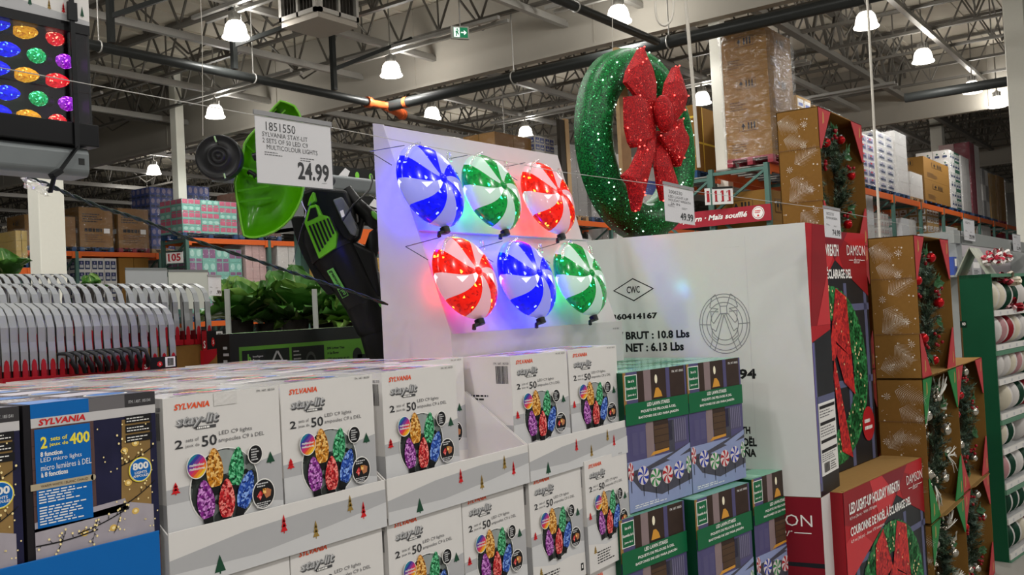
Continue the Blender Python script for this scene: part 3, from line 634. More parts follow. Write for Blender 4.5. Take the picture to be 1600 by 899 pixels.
f.text('Popcorn \u00b7 Ma\u00efs souffl\u00e9', .02, .26, .76, .70, WINK, 1, .03, shear=.02); f.disc(.88, .52, .06, .40, WINK, 1); f.disc(.88, .52, .052, .34, BANR, 2); f.disc(.88, .52, .048, .31, WINK, 3); f.lines(.85, .5, .91, .7, 2, REDINK, 4, 2); f.poly([(.868, .3), (.892, .3), (.88, .45)], REDINK, 4)
b.build('banner_panel', rt)
for y in (l0.y+.1, b0.y-.1): b = MB(); b.box((X, y-.02, b0.z+H), (X+.16, y+.02, b0.z+H+.03), STEEL); b.build('hook', rt)
# ================================================================== front pallet: boxes of bulb lights
YF = 1.47; W1, D1, H1 = .255, .178, .318
AMB = facet('bulb_amber', '#6b3505', '#d98a1e', '#ffd98a', 260, .3); GRN = facet('bulb_green', '#03301c', '#147a45', '#7fe0a8', 260, .3); PRP = facet('bulb_purple', '#3a0a44', '#8a2490', '#e6a3ea', 260, .3)
REDB = facet('bulb_red', '#6b0710', '#d3222c', '#ff9a90', 260, .3); BLU = facet('bulb_blue', '#0b1f5e', '#2553b8', '#9fc3ff', 260, .3); DSC = facet('disc_pine', '#151816', '#3c4240', '#8f9794', 60, .5)
RB = [mat('rainbow_%d' % i, h, .45, var=0) for i, h in enumerate(('#3b3f9a', '#1f7f9a', '#7d3f98', '#c8327c', '#e0444a', '#ef8a2c', '#f2c62f'))]
def bulb_shape(f, tip, base, hw, m, k, cap=True):
    tx, ty = tip; bx, by = base; dx, dy = bx-tx, by-ty; asp = W1/H1
    L = math.hypot(dx*asp, dy); nx, ny = -dy/L/asp, dx*asp/L*1.0
    pr = [(0, .02), (.04, .28), (.15, .55), (.35, .85), (.58, 1), (.78, .92), (.93, .72), (1, .5)]
    P = [(tx+dx*t+nx*hw*s*asp, ty+dy*t+ny*hw*s) for t, s in pr]+[(tx+dx*t-nx*hw*s*asp, ty+dy*t-ny*hw*s) for t, s in pr[::-1]]
    if cap: f.poly([(bx+nx*hw*.55*asp, by+ny*hw*.55), (bx+dx*.22+nx*hw*.5*asp, by+dy*.22+ny*hw*.5), (bx+dx*.22-nx*hw*.5*asp, by+dy*.22-ny*hw*.5), (bx-nx*hw*.55*asp, by-ny*hw*.55)], BLACKP, k)
    f.poly(P, m, k+1)
def lights_print(f):
    f.poly([(0, .50), (.2, .505), (.45, .53), (.77, .56), (1, .59), (1, 0.0), (0, 0.0)], SNOWG, 1)
    f.poly([(0, .42), (.2, .421), (.5, .39), (.8, .33), (1, .30), (1, 0), (0, 0)], SNOWL, 2)
    f.poly([(0, .26), (.4, .20), (.7, .22), (1, .2), (1, 0), (0, 0)], WHITE, 3)
    f.text('SYLVANIA', .083, .928, .373, .962, ORANGE, 3, .03, shear=.01)
    for d, m, k in ((.010, DSILV, 3), (0, SILV, 4), (-.004, SNOWL, 5)):
        f.text('stay-lit', .085+d, .822-d*.8, .425+d, .894-d*.8, m, k, .05 if k < 5 else -.012, shear=.03)
    f.rect(.25, .806, .42, .823, DSILV, 3); f.lines(.26, .806, .41, .823, 1, WINK, 4, 4, .6)
    f.text('2', .080, .715, .142, .763, mat('charcoal_ink', '#3a3a3c', .5, var=0), 3, .02); f.text('sets of', .168, .745, .273, .765, GREYINK, 3); f.text('jeux de', .163, .710, .277, .732, GREYINK, 3)
    f.text('50', .296, .704, .423, .766, mat('charcoal_ink'), 3, .015); f.text('LED C9 lights', .442, .750, .735, .779, GREYINK, 3); f.text('ampoules C9 \u00e0 DEL', .436, .708, .845, .738, GREYINK, 3)
    f.text('ITM. / ART. 1851550', .79, .974, .96, .987, INK, 3)
    f.disc(.474, .46, .297, .222, WINK, 4, 40); f.disc(.474, .46, .288, .215, DSC, 5, 40)
    f.disc(.47, .60, .12, .07, mat('disc_light', '#9aa19f', .5, var=.2), 6)
    bulb_shape(f, (.602, .672), (.556, .455), .068, GRN, 7); bulb_shape(f, (.383, .690), (.390, .470), .073, AMB, 9)
    bulb_shape(f, (.283, .520), (.315, .305), .074, PRP, 11); bulb_shape(f, (.700, .522), (.600, .318), .068, BLU, 13); bulb_shape(f, (.479, .503), (.468, .285), .071, REDB, 15)
    f.disc(.738, .612, .068, .058, WINK, 17); f.disc(.738, .612, .061, .052, INK, 18); f.lines(.70, .575, .775, .65, 5, SNOWL, 19, 3)
    f.disc(.80, .37, .105, .09, WINK, 17); f.disc(.80, .37, .097, .083, INK, 18); f.lines(.74, .41, .86, .44, 2, SNOWL, 19, 5); f.lines(.73, .29, .87, .325, 3, SNOWL, 19, 6)
    f.poly([(.735, .36), (.77, .395), (.79, .37), (.765, .335)], REDB, 19); f.poly([(.80, .37), (.83, .4), (.87, .385), (.86, .35), (.82, .34)], mat('skin_ink', '#b9774f', .5), 19); f.rect(.79, .37, .82, .40, AMB, 20)
    # rainbow spot
    f.disc(.234, .606, .083, .072, WINK, 17)
    for i in range(7):
        t0, t1 = -1+2*i/7, -1+2*(i+1)/7; P = []
        for t in [t0+(t1-t0)*q/4 for q in range(5)]: P.append((t, math.sqrt(max(0, 1-t*t))))
        Q = P+[(t, -s) for t, s in P[::-1]]; c_, s_ = math.cos(2.2), math.sin(2.2)
        f.poly([(.234+.077*(x*c_-y*s_), .606+.066*(x*s_+y*c_)) for x, y in Q], RB[[6, 5, 4, 3, 2, 0, 1][i]], 18)
    f.text('multicolour', .172, .607, .296, .622, WINK, 19, .03); f.text('multicolores', .172, .585, .296, .600, WINK, 19, .03)
    f.tree(.893, .545, .065, .08, PINE, 4, 1); f.tree(.071, .475, .065, .075, REDINK, 4); f.tree(.14, .16, .07, .08, GOLD, 4)
    f.lines(.18, .05, .62, .17, 5, INK, 4, 8, .45); f.rect(.90, .05, .955, .115, INK, 4); f.rect(.915, .07, .94, .10, WINK, 5)
def top_print(f):
    f.lines(.08, .62, .5, .8, 3, GREYINK, 1, 4); f.text('SYLVANIA', .55, .72, .85, .82, ORANGE, 1, .03)
    f.disc(.5, .28, .27, .2, mat('disc_light'), 1, 24)
    for (u, v, m) in ((.32, .30, PRP), (.42, .4, AMB), (.50, .22, REDB), (.58, .42, GRN), (.66, .3, BLU)): f.disc(u, v, .09, .10, m, 2, 14)
    f.lines(.1, .06, .3, .16, 2, GREYINK, 1, 6)
def make_lights_box():
    r = root('light_set_box', (0, 0, 0), 'x', 'box', 'white boxes of bulb lights')
    b = MB(); b.pbox((0, 0, 0), (W1, 0, 0), (0, D1, 0), (0, 0, H1), {'t': WTOP, '*': WHITE})
    lights_print(Face(b, (0, 0, 0), (W1, 0, 0), (0, 0, H1)))
    top_print(Face(b, (0, 0, H1), (W1, 0, 0), (0, D1, 0)))
    # near end panel with bar code and fine print
    f = Face(b, (0, D1, 0), (0, -D1, 0), (0, 0, H1)); f.bars(.70, .77, .94, .92, INK, 1, 5); f.text('ITM. / ART. 1851550', .66, .93, .96, .95, INK, 1); f.lines(.05, .62, .7, .68, 2, INK, 1, 7, .5); f.lines(.15, .36, .6, .54, 9, GREYINK, 1, 9, .4); f.lines(.2, .20, .65, .32, 6, INK, 1, 12, .4)
    f.poly([(.55, 0), (1, 0), (1, .42), (.8, .42), (.55, .42)], SNOWG, 1); f.tree(.75, .15, .1, .12, PINE, 2, 1)
    b.build('carton_body', r, local=True, bevel=.0015)
    b = MB(); b.box((W1*.35, D1*.1, H1), (W1*.65, D1*.9, H1+.0006), clear('clear_tape_film', gloss=.3, rough=.1)); b.build('tape_strip', r, local=True)
    return r
proto = make_lights_box()
Zt, Zl, Z3 = 1.161, .842, .518
first = True
def lb(x, y, z, label, ang=0, group=None):
    global first
    if first: o = proto; first = False; o['label'] = label; o.location = (x, y, z); o.rotation_euler = (0, 0, ang)
    else: o = dup(proto, label, (x, y, z), ang)
    if group: o['group'] = group
    return o
up = [('white bulb-light box nearest the blue boxes, crumpled tape on its top edge', .977, YF, 0), ('white bulb-light box standing second in the upper row, before the first tray ends', 1.246, YF+.012, rad(-.5)), ('white bulb-light box beside the empty gap in the upper tray row', 1.528, YF+.008, 0)]
for lb_, x, y, a in up: lb(x, y, Zt, lb_, a)
A4 = rad(-3.2)
lb(2.058, 1.513, Zt, 'white bulb-light box showing its bar-coded end panel, below the candy display', A4)
lb(2.058+.262*math.cos(A4), 1.513+.262*math.sin(A4), Zt, 'white bulb-light box last on the right in the upper tray row', A4)
lx = [.985, 1.243, 1.515, 1.778, 2.052, 2.312]
ln = ['white bulb-light box under the first tray, only its corner in view', 'white bulb-light box under the first tray, its lettering cut by the bottom edge', 'white bulb-light box below the box beside the gap, under the middle tray', 'white bulb-light box under the right half of the middle tray', 'white bulb-light box under the left half of the last tray', 'white bulb-light box at the lower right corner, beside the green stake boxes']
for k, (x, n) in enumerate(zip(lx, ln)): lb(x, YF+[0, .0, .0, .004, .0, -.012][k], Zl-.0, n, rad([0, 0, 0, 0, -.4, 1.0][k]))
for k, x in enumerate(lx): lb(x, YF+.004, Z3, 'white bulb-light box in the lowest layer in view, column %s from the left' % ORD[k])
# rows of boxes behind the front row: only their tops show
rown = ['second', 'third', 'fourth', 'fifth', 'sixth']
for j in range(5):
    for i, x in enumerate((.977, 1.246, 1.528, 1.792)):
        if j > 3 and i > 3: continue
        lb(x+.003*((i*3+j) % 3-1), YF+.012+(D1+.004)*(j+1), Zt+(.002 if (i+j) % 2 else 0), 'white bulb-light box showing only its top, %s row back, column %s from the left' % (rown[j], ORD[i]))
# crumpled tape on the first box
b = MB(); f = Face(b, (.977, YF, Zt), (W1, 0, 0), (0, 0, H1)); vs = []
for i in range(7):
    for j in range(6): vs.append(f.p(.41+.2*i/6, .925+.075*j/5, 3+2.0*R_.random()))
b.add(vs, [[i*6+j, (i+1)*6+j, (i+1)*6+j+1, i*6+j+1] for i in range(6) for j in range(5)], mat('crumpled_tape', '#d9d6d3', .2, bump=.3, coat=.4))
tag(b.build('tape_patch', origin=(.977, YF, Zt)), 'crumpled clear tape stuck over the top edge of the white box by the blue boxes', 'tape')
# trays
def tray_print(f, w, sh):
    f.poly([(0, .52), (.3, .70), (.62, .78), (1, .80), (1, 0), (0, 0)], SNOWG, 1); f.poly([(0, .28), (.35, .22), (.7, .36), (1, .52), (1, 0), (0, 0)], SNOWL, 2)
    h = .34
    for u, v, m, t in ((.19+sh, .10, PINE, 1), (.47+sh, .50, REDINK, 3), (.62+sh, .22, GOLD, 3), (.87+sh, .34, REDINK, 3), (.80+sh, .55, GOLD, 3), (.02+sh, .5, PINE, 1)):
        if .02 < u < .98: f.tree(u, v, h if t == 3 else h*.9, .032 if t == 3 else .045, m, 4, t)
for k, (x0, x1, lbl) in enumerate(((.972, 1.506, 'white cardboard tray under the first two bulb-light boxes'), (1.512, 2.046, 'white cardboard tray with an empty place on its right'), (2.050, 2.575, 'white cardboard tray under the two boxes below the candy display'))):
    rt = root('display_tray', (x0, YF-.006, Zl+.318), lbl, 'tray', 'white trays printed with small trees'); z0 = Zl+.3185; lh = .088; y0 = YF-.006; th = .0025
    b = MB(); b.box((x0, y0, z0), (x1, y0+.55, z0+.0012), WHITE); b.build('tray_floor', rt)
    b = MB(); b.box((x0, y0-th, z0-.012), (x1, y0, z0+lh), WHITE); f = Face(b, (x0, y0-th, z0-.012), (x1-x0, 0, 0), (0, 0, lh+.012)); tray_print(f, x1-x0, [.0, .0, -.03][k]); b.build('front_lip', rt, bevel=.0008)
    for nm, x in (('left', x0), ('right', x1-th)):
        b = MB(); P = [(x, y0, z0), (x, y0, z0+lh-.004), (x, y0+.20, z0+.225), (x, y0+.55, z0+.225), (x, y0+.55, z0)]; b.prism(P, (th, 0, 0), WHITE); b.build('side_wall', rt)
b = MB(); b.box((.96, YF-.01, 0.0), (2.58, 2.62, .14), PALC['wood']); b.build('x') if False else None
rt = root('pallet', (.96, YF, 0), 'wooden pallet and kraft core under the white bulb-light boxes', 'pallet')
b = MB()
for k in range(9): b.box((.96+k*.18, YF, .11), (1.09+k*.18, 2.6, .14), PALC['wood'])
for y in (YF, 2.0, 2.5): b.box((.96, y, 0), (2.55, y+.1, .11), PALC['wood'])
b.build('deck', rt)
b = MB(); b.box((.965, YF+.005, .14), (2.57, YF+.185, Z3-.001), KRAFT); b.box((.965, YF+.19, .14), (2.03, 2.6, Zt-.003), KRAFT); b.build('kraft_core', rt)

# ================================================================== blue boxes of micro lights
NIGHT = mat('night_scene', '#23233f', .4, var=.5, scale=14); BRICK = mat('brown_siding', '#5b4340', .5, var=.3, scale=25); WOODY = mat('lit_beam_print', '#8f7244', .45, var=.4, scale=18); SNOWP = mat('snow_print', '#a7a0a8', .5, var=.2, scale=20); YEL = mat('yellow_ink', '#f0e04a', .45, var=0); CHAMP = mat('champagne_ink', '#b5a88d', .35, var=0); WARM = mat('warm_dot', '#ffe9a8', .4, var=0, ); LGREY = mat('light_band', '#c9c6c6', .4, var=.02); DKG = mat('dark_band', '#3c3a3c', .4, var=.1)
WB2, DB2, HB2 = .226, .178, .318
def make_blue():
    r = root('light_set_box', (0, 0, 0), 'x', 'box', 'blue boxes of micro lights'); b = MB(); b.pbox((0, 0, 0), (WB2, 0, 0), (0, DB2, 0), (0, 0, HB2), {'l': mat('black_card', '#201e22', .4), 't': mat('dark_gloss_card', '#3a3438', .16, coat=.3), '*': mat('black_card')})
    f = Face(b, (0, 0, 0), (WB2, 0, 0), (0, 0, HB2)); f.rect(.05, 0, 1, .24, BRICK, 1)
    f = Face(b, (0, 0, HB2*.23), (WB2, 0, 0), (0, 0, HB2*.77))
    f.rect(.05, 0, 1, .85, NIGHT, 1); f.rect(.05, .25, .50, .85, BRICK, 2)
    for k in range(6): f.rect(.05, .36+k*.075, .48, .363+k*.075, mat('siding_line', '#3c2a2a', .5), 3)
    f.poly([(.68, .05), (.72, .83), (.95, .83), (.93, .05)], WOODY, 3); f.poly([(.05, .0), (.05, .22), (.75, .27), (.95, .22), (.95, 0)], SNOWP, 4); f.poly([(.05, .20), (.05, .26), (.72, .30), (.75, .22)], SNOWP, 4)
    f.rect(.05, .85, 1, .91, LGREY, 2); f.rect(.05, .91, .47, 1, BLUEC, 2); f.rect(.47, .91, 1, 1, mat('fade_band', '#6f6c6e', .35), 2); f.rect(.75, .91, 1, 1, DKG, 3)
    f.text('SYLVANIA', .10, .862, .44, .902, REDINK, 4, .03, shear=.01); f.text('ITM. / ART. 1851541', .78, .935, .96, .955, SNOWL, 4)
    f.rect(.07, .22, .47, .84, BLUEC, 5)
    f.text('2', .11, .715, .155, .79, YEL, 6, .03); f.text('sets of', .18, .757, .30, .785, YEL, 6, .02); f.text('jeux de', .17, .718, .305, .746, YEL, 6, .02); f.text('400', .315, .715, .465, .79, YEL, 6, .03)
    f.text('8 function', .105, .665, .26, .695, WINK, 6, .03); f.text('LED micro lights', .105, .622, .40, .657, WINK, 6); f.text('micro lumi\u00e8res \u00e0 DEL', .105, .575, .47, .612, WINK, 6); f.text('\u00e0 8 fonctions', .105, .535, .295, .567, WINK, 6, .03)
    f.rect(.03, .46, .48, .50, CHAMP, 6); f.disc(.48, .48, .02, .02, CHAMP, 6, 12); f.text('WARM WHITE / BLANC CHAUD', .10, .472, .44, .488, mat('brown_ink'), 7)
    f.lines(.085, .37, .45, .455, 5, WINK, 6, 3, .45); f.lines(.085, .235, .45, .355, 7, WINK, 6, 6, .45)
    for k in range(3): f.rect(.745, .80-k*.065, .96, .852-k*.065, INK, 6); f.lines(.755, .807-k*.065, .95, .845-k*.065, 2, WINK, 7, k+3, .35)
    f.disc(.85, .475, .095, .085, YEL, 8); f.disc(.85, .475, .087, .078, WINK, 9); f.disc(.85, .475, .083, .074, BLUEC, 10)
    f.text('800', .785, .475, .915, .525, WINK, 11, .04); f.text('LIGHTS', .80, .448, .90, .466, WINK, 11, .02); f.text('AMPOULES', .785, .425, .915, .442, WINK, 11, .02)
    rr = random.Random(5)
    for (u0, v0, u1, v1) in ((.70, .52, .97, .62), (.68, .24, .97, .38), (.05, .11, .5, .13), (.35, .13, .75, .23), (.2, .05, .26, .16), (.45, .05, .5, .2), (.62, .08, .7, .25), (.7, .72, .72, .55)):
        n = 12
        for i in range(n):
            t, s = i/n, (i+1)/n; sg = .012*math.sin(t*math.pi)
            f.poly([(u0+(u1-u0)*t, v0+(v1-v0)*t-sg), (u0+(u1-u0)*s, v0+(v1-v0)*s-.012*math.sin(s*math.pi)), (u0+(u1-u0)*s, v0+(v1-v0)*s-.012*math.sin(s*math.pi)+.008), (u0+(u1-u0)*t, v0+(v1-v0)*t-sg+.008)], INK, 7)
            if i % 2: du, dv = rr.uniform(-.03, .03), rr.choice((.025, -.02, .03)); f.poly([(u0+(u1-u0)*t-.004, v0+(v1-v0)*t), (u0+(u1-u0)*t+.004, v0+(v1-v0)*t), (u0+(u1-u0)*t+du, v0+(v1-v0)*t+dv)], INK, 7); f.disc(u0+(u1-u0)*t+du, v0+(v1-v0)*t+dv, .008, .008, WARM, 8, 8)
    for k in range(26): f.disc(rr.uniform(.5, .98), rr.uniform(.05, .8), .006, .006, WARM, 8, 6)
    for (u, v) in ((.73, .62), (.82, .66), (.75, .40), (.8, .2), (.62, .12), (.4, .13)):
        f.disc(u, v, .03, .022, mat('warm_glow_print', '#e0b860', .4, var=0), 5, 14); f.disc(u, v, .014, .011, WARM, 6, 10)
    g = Face(b, (0, 0, HB2), (WB2, 0, 0), (0, DB2, 0)); g.rect(.05, 0, .47, .4, BLUEC, 1); g.rect(.05, .4, .95, .95, BRICK, 1); g.rect(.47, 0, .95, .4, NIGHT, 1); g.rect(.5, .45, .9, .9, SNOWP, 2); g.disc(.72, .25, .16, .17, WINK, 2, 20); g.disc(.72, .25, .14, .15, BLUEC, 3, 20); g.lines(.1, .5, .4, .9, 4, SNOWL, 2, 3)
    h = Face(b, (0, DB2, 0), (0, -DB2, 0), (0, 0, HB2)); h.rect(.1, .1, .9, .9, NIGHT, 1); h.lines(.2, .3, .8, .7, 8, SNOWL, 2, 4)
    b.build('carton_body', r, local=True, bevel=.0015)
    b = MB(); b.box((WB2*.35, DB2*.1, HB2), (WB2*.65, DB2*.9, HB2+.0006), clear('clear_tape_film')); b.build('tape_strip', r, local=True)
    return r
bp = make_blue(); Zb = 1.176; bx1 = .736
bl_ = [(bx1, YF, 'blue micro-light box facing front, beside the white bulb-light boxes'), (bx1-.232, YF, 'blue micro-light box cut by the left edge of the picture')]
k = 0
for j in range(5):
    for i in range(2):
        x = bx1-.232*i; y = YF+(DB2+.004)*j
        lab = bl_[i][2] if j == 0 else 'blue-topped micro-light box showing only its top, %s row back, %s' % (rown[j-1], ('next to the white boxes', 'at the left edge')[i])
        if k == 0: bp.location = (x, y, Zb); bp['label'] = lab
        else: dup(bp, lab, (x, y, Zb))
        k += 1
rt = root('display_tray', (.30, YF-.006, 1.0), 'blue cardboard tray lip under the blue micro-light boxes', 'tray')
b = MB(); b.box((.30, YF-.009, .95), (.955, YF-.006, 1.258), BLUEC); b.build('front_lip', rt, bevel=.001)
b = MB(); b.box((.953, YF-.006, .95), (.956, YF+.5, 1.25), BLUEC); b.build('side_wall', rt); b = MB(); b.box((.30, YF-.006, Zb-.003), (.953, 2.42, Zb-.001), BLUEC); b.build('tray_floor', rt)
rt = root('pallet', (.3, YF, 0), 'kraft core and pallet under the blue micro-light boxes', 'pallet'); b = MB(); b.box((.3, YF, 0), (.95, 2.42, .14), PALC['wood']); b.build('deck', rt); b = MB(); b.box((.31, YF+.002, .14), (.95, 2.41, Zb-.004), KRAFT); b.build('kraft_core', rt)

# ================================================================== green boxes of lawn stakes
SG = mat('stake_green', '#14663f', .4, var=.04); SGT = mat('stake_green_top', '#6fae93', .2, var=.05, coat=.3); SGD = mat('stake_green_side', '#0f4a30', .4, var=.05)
PUR = mat('porch_purple', '#55517a', .5, var=.12, scale=20); DBR = mat('porch_dark', '#3a2c26', .5, var=.3, scale=20); DBR2 = mat('porch_brown', '#55402f', .5, var=.25, scale=22); SNB = mat('snow_blue', '#8f9bc2', .5, var=.12, scale=16); PATH = mat('stone_path', '#4a4a56', .6, var=.3, scale=40); LAMPY = mat('lamp_yellow_print', '#d89a3c', .4, var=0); PILL = mat('porch_pillar', '#8d7b7c', .5, var=.1)
CI = dict(b=mat('candy_blue_ink', '#2b3fa8', .4, var=0), g=mat('candy_green_ink', '#2f8a46', .4, var=0), r=mat('candy_red_ink', '#b3262e', .4, var=0)); CW = mat('candy_white_ink', '#e3d8da', .4, var=0)
def pinwheel(f, u, v, ru, rv, m, k):
    f.disc(u, v, ru*1.03, rv*1.03, CW, k, 24)
    for i in range(6):
        a0 = i*math.pi/3; P = [(u, v)]
        for q in range(5): t = q/4; P.append((u+ru*t*math.cos(a0+.5*t), v+rv*t*math.sin(a0+.5*t)))
        for q in range(4): a = a0+.5+q*.12; P.append((u+ru*math.cos(a), v+rv*math.sin(a)))
        for q in range(4, 0, -1): t = q/4; P.append((u+ru*t*math.cos(a0+.5+.5*t-.02), v+rv*t*math.sin(a0+.5+.5*t-.02)))
        f.poly(P, m, k+1)
def stake_print(f):
    f.rect(0, 0, 1, 1, PUR, 1); f.rect(0, .70, .04, 1, mat('corner_wood', '#a07a45', .5), 2); f.rect(.21, .62, .31, 1, DBR, 2); f.rect(.31, .36, .42, 1, PILL, 2); f.rect(.42, .45, .66, 1, DBR, 2); f.rect(.66, .45, .72, 1, PUR, 3); f.rect(.72, .70, .97, 1, DBR, 2)
    f.rect(.06, .38, .30, .60, PUR, 2)
    for u in (.09, .2): f.rect(u, .40, u+.08, .56, mat('door_panel_line', '#5a567c', .5), 3)
    f.rect(.30, .36, .42, .60, PILL, 3); f.rect(.43, .38, .66, .58, DBR2, 3)
    for kk in range(4): f.rect(.43, .40+kk*.05, .66, .405+kk*.05, DBR, 4)
    f.rect(.66, .36, .75, .60, PATH, 3); f.rect(.75, .42, .95, .60, mat('fence_shade', '#57536e', .5), 3)
    for kk in range(6): f.rect(.76+kk*.035, .43, .768+kk*.035, .60, mat('fence_bar', '#8d8aa6', .5), 4)
    f.disc(.50, .925, .022, .034, mat('lamp_white_print', '#fbf3d6', .4, var=0), 4, 12); f.poly([(.45, .79), (.59, .79), (.57, .83), (.53, .86), (.49, .86)], LAMPY, 4)
    f.rect(.02, .80, .205, .98, WINK, 5); f.rect(.03, .806, .195, .974, SG, 6)
    for kk, t in enumerate(('Set of 6', 'Ensemble de 6', 'Juego de 6')): wdt = (.09, .15, .12)[kk]; f.text(t, .112-wdt/2, .925-kk*.05, .112+wdt/2, .945-kk*.05, WINK, 7, .03)
    f.text('ITM. / ART. 1850025', .76, .955, .95, .972, WINK, 5, .01)
    f.poly([(0, 0), (0, .36), (1, .36), (1, 0)], SNB, 4); f.poly([(0, .29), (.3, .30), (1, .40), (1, .33), (.6, .30), (0, .24)], PATH, 5); f.poly([(.02, .26), (.18, .14), (.5, .07), (1, .12), (1, .2), (.7, .22), (.3, .28)], PATH, 5); f.poly([(.35, .37), (.65, .38), (.65, .40), (.4, .395)], LAMPY, 5); f.poly([(.6, .32), (1, .40), (1, .36), (.7, .29)], SNB, 6)
    for u, v, c in ((.04, .29, 'r'), (.22, .245, 'b'), (.41, .205, 'g'), (.60, .205, 'r'), (.79, .215, 'b'), (.955, .235, 'g')):
        f.rect(u-.004, v-.15, u+.004, v, INK, 7); pinwheel(f, u, v, .082 if .05 < u < .93 else .04, .066, CI[c], 8)
    f.rect(0, .62, 1, .775, SG, 12)
    for kk, (t, a0, a1) in enumerate((('LED LAWN STAKES', .33, .69), ('PIQUETS DE PELOUSE \u00c0 DEL', .23, .79), ('BASTONES DE LED PARA JARD\u00cdN', .19, .83))): f.text(t, a0, .735-kk*.042, a1, .762-kk*.042, WINK, 13, .025)
    f.lines(.08, .02, .6, .05, 2, WINK, 6, 3, .4)
A_S = rad(-7.5); ds = (math.cos(A_S), math.sin(A_S))
p0 = V(2.565, 1.462, 1.39); pr = hit(1156, 560, p0, ds); WS = (pr-p0).to_2d().length/2; HS, DS = .43, .22
def make_stake(w):
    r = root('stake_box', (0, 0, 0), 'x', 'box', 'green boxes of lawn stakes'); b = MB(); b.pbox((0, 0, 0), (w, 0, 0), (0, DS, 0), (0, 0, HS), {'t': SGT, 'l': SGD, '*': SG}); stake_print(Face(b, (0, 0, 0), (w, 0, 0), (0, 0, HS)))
    g = Face(b, (0, 0, HS), (w, 0, 0), (0, DS, 0)); g.lines(.1, .5, .7, .9, 3, SG, 1, 4); g.rect(.05, .05, .25, .35, mat('teal_print', '#8fc4ac', .2), 1)
    b.build('carton_body', r, local=True, bevel=.002); b = MB(); b.box((0, DS*.47, HS), (w, DS*.53, HS+.0006), clear('clear_tape_film')); b.build('tape_strip', r, local=True)
    return r
sp_ = make_stake(WS-.004); zs1 = 1.392-HS; zs0 = zs1-HS-.004
def place_stake(p, a, z, label, f_=[0]):
    if f_[0] == 0: o = sp_; o['label'] = label; o.location = (p[0], p[1], z); o.rotation_euler = (0, 0, a); f_[0] = 1
    else: o = dup(sp_, label, (p[0], p[1], z), a)
    return o
dS = V(ds[0], ds[1], 0); nS = V(-ds[1], ds[0], 0)
place_stake(p0, A_S, zs1, 'green lawn-stake box on the upper layer, next to the white boxes'); place_stake(p0+dS*WS, A_S, zs1, 'green lawn-stake box on the upper layer, against the big white carton')
q1 = onZ(1075, 770, zs1); q2 = onZ(1169, 748, zs1); q0 = onZ(981, 808, zs1)-V(ds[0], ds[1], 0)*.045; a_m = math.atan2(q2.y-q1.y, q2.x-q1.x)
print('stakes', p0, pr, WS, q0, q1, q2)
place_stake(q0, A_S, zs0, 'green lawn-stake box on the lower layer, next to the white boxes'); place_stake(q0+dS*(WS+.012)-nS*.03, A_S, zs0, 'green lawn-stake box with torn top edge, middle of the lower layer'); place_stake(q0+dS*(2*WS+.058)-nS*.012, A_S, zs0, 'green lawn-stake box on the lower layer, last before the dark red carton')
for j in (1, 2):
    for i in (0, 1): place_stake(p0+dS*WS*i+nS*(DS+.004)*j, A_S, zs1, 'green lawn-stake box, only its pale top showing, %s row, %s' % (rown[j-1], ('by the candy display', 'by the big white carton')[i]))
    for i in (0, 1, 2): place_stake(q0+dS*(WS+.01)*i+nS*((DS+.004)*j-.0), A_S, zs0, 'green lawn-stake box in the lower layer, %s row back, column %s' % (rown[j-1], ORD[i]))
rt = root('pallet', q0-dS*0, 'pallet with a kraft core under the green lawn-stake boxes', 'pallet'); rt.location = (q0.x, q0.y, 0)
b = MB(); o = V(q0.x, q0.y, 0)-nS*.03; b.pbox(o, dS*(WS*3+.03), nS*.72, (0, 0, .14), PALC['wood']); b.build('deck', rt); b = MB(); b.pbox(o+V(0, 0, .14), dS*(WS*3+.03), nS*.70, (0, 0, zs0-.142), KRAFT); b.build('kraft_core', rt)

# ================================================================== candy display board
XA, XB, YC = 2.036, 2.982, 1.70; ZLIP, ZSH, ZTOPC, YTOP = 1.405, 1.545, 2.165, 1.926
BOARD = mat('display_board', '#c2bcbd', .5, var=.02); 
rt = root('display_stand', (XA, YC, ZLIP), 'white sloping cardboard display stand holding six glowing candy lights', 'display stand')
b = MB(); b.prism([(XA, YC-.004, ZLIP), (XA, YC-.004, ZSH+.004), (XA, YTOP-.010, ZTOPC), (XA, YTOP+.03, ZTOPC+.01), (XA, YTOP+.03, ZLIP)], (.006, 0, 0), BOARD); b.build('side_panel', rt)
b = MB(); b.box((XA+.006, YC-.004, ZLIP), (XB+.01, YC, ZSH), BOARD); Face(b, (XA, YC-.004, ZLIP), (XB-XA, 0, 0), (0, 0, ZSH-ZLIP)).text('ITM. / ART. 1850025', .94, .80, .985, .84, INK, 1); b.build('front_lip', rt)
tm = .485; ym = YC+.012+(YTOP-YC)*tm; zm = ZSH+(ZTOPC-ZSH)*tm
b = MB(); b.prism([(XA+.006, YC+.012, ZSH), (XB, YC+.012, ZSH), (XB, ym, zm), (XA+.006, ym, zm)], (0, .004, 0), BOARD); b.build('lower_panel', rt)
b = MB(); b.box((XA+.006, ym-.004, zm-.002), (XB, ym+.014, zm+.002), BOARD); b.build('ledge', rt)
b = MB(); b.prism([(XA+.006, ym+.012, zm), (XB, ym+.012, zm), (XB, YTOP, ZTOPC+.008), (XA+.006, YTOP, ZTOPC)], (0, .004, 0), BOARD); b.build('upper_panel', rt)
b = MB(); b.box((XA+.006, YTOP+.012, ZLIP), (XB, YTOP+.02, ZTOPC-.05), BOARD); b.build('back_panel', rt)
rt2 = root('kraft_carton', (XA+.02, YC+.02, 0), 'kraft carton hidden beneath the candy display stand', 'carton'); b = MB(); b.box((XA+.01, YC+.003, 0), (XA+.37, YTOP+.03, ZLIP-.001), KRAFT); b.build('carton_body', rt2)
slope = V(0, YTOP-YC-.012, ZTOPC-ZSH).normalized(); nrm = V(1, 0, 0).cross(slope).normalized()   # panel normal towards the viewer
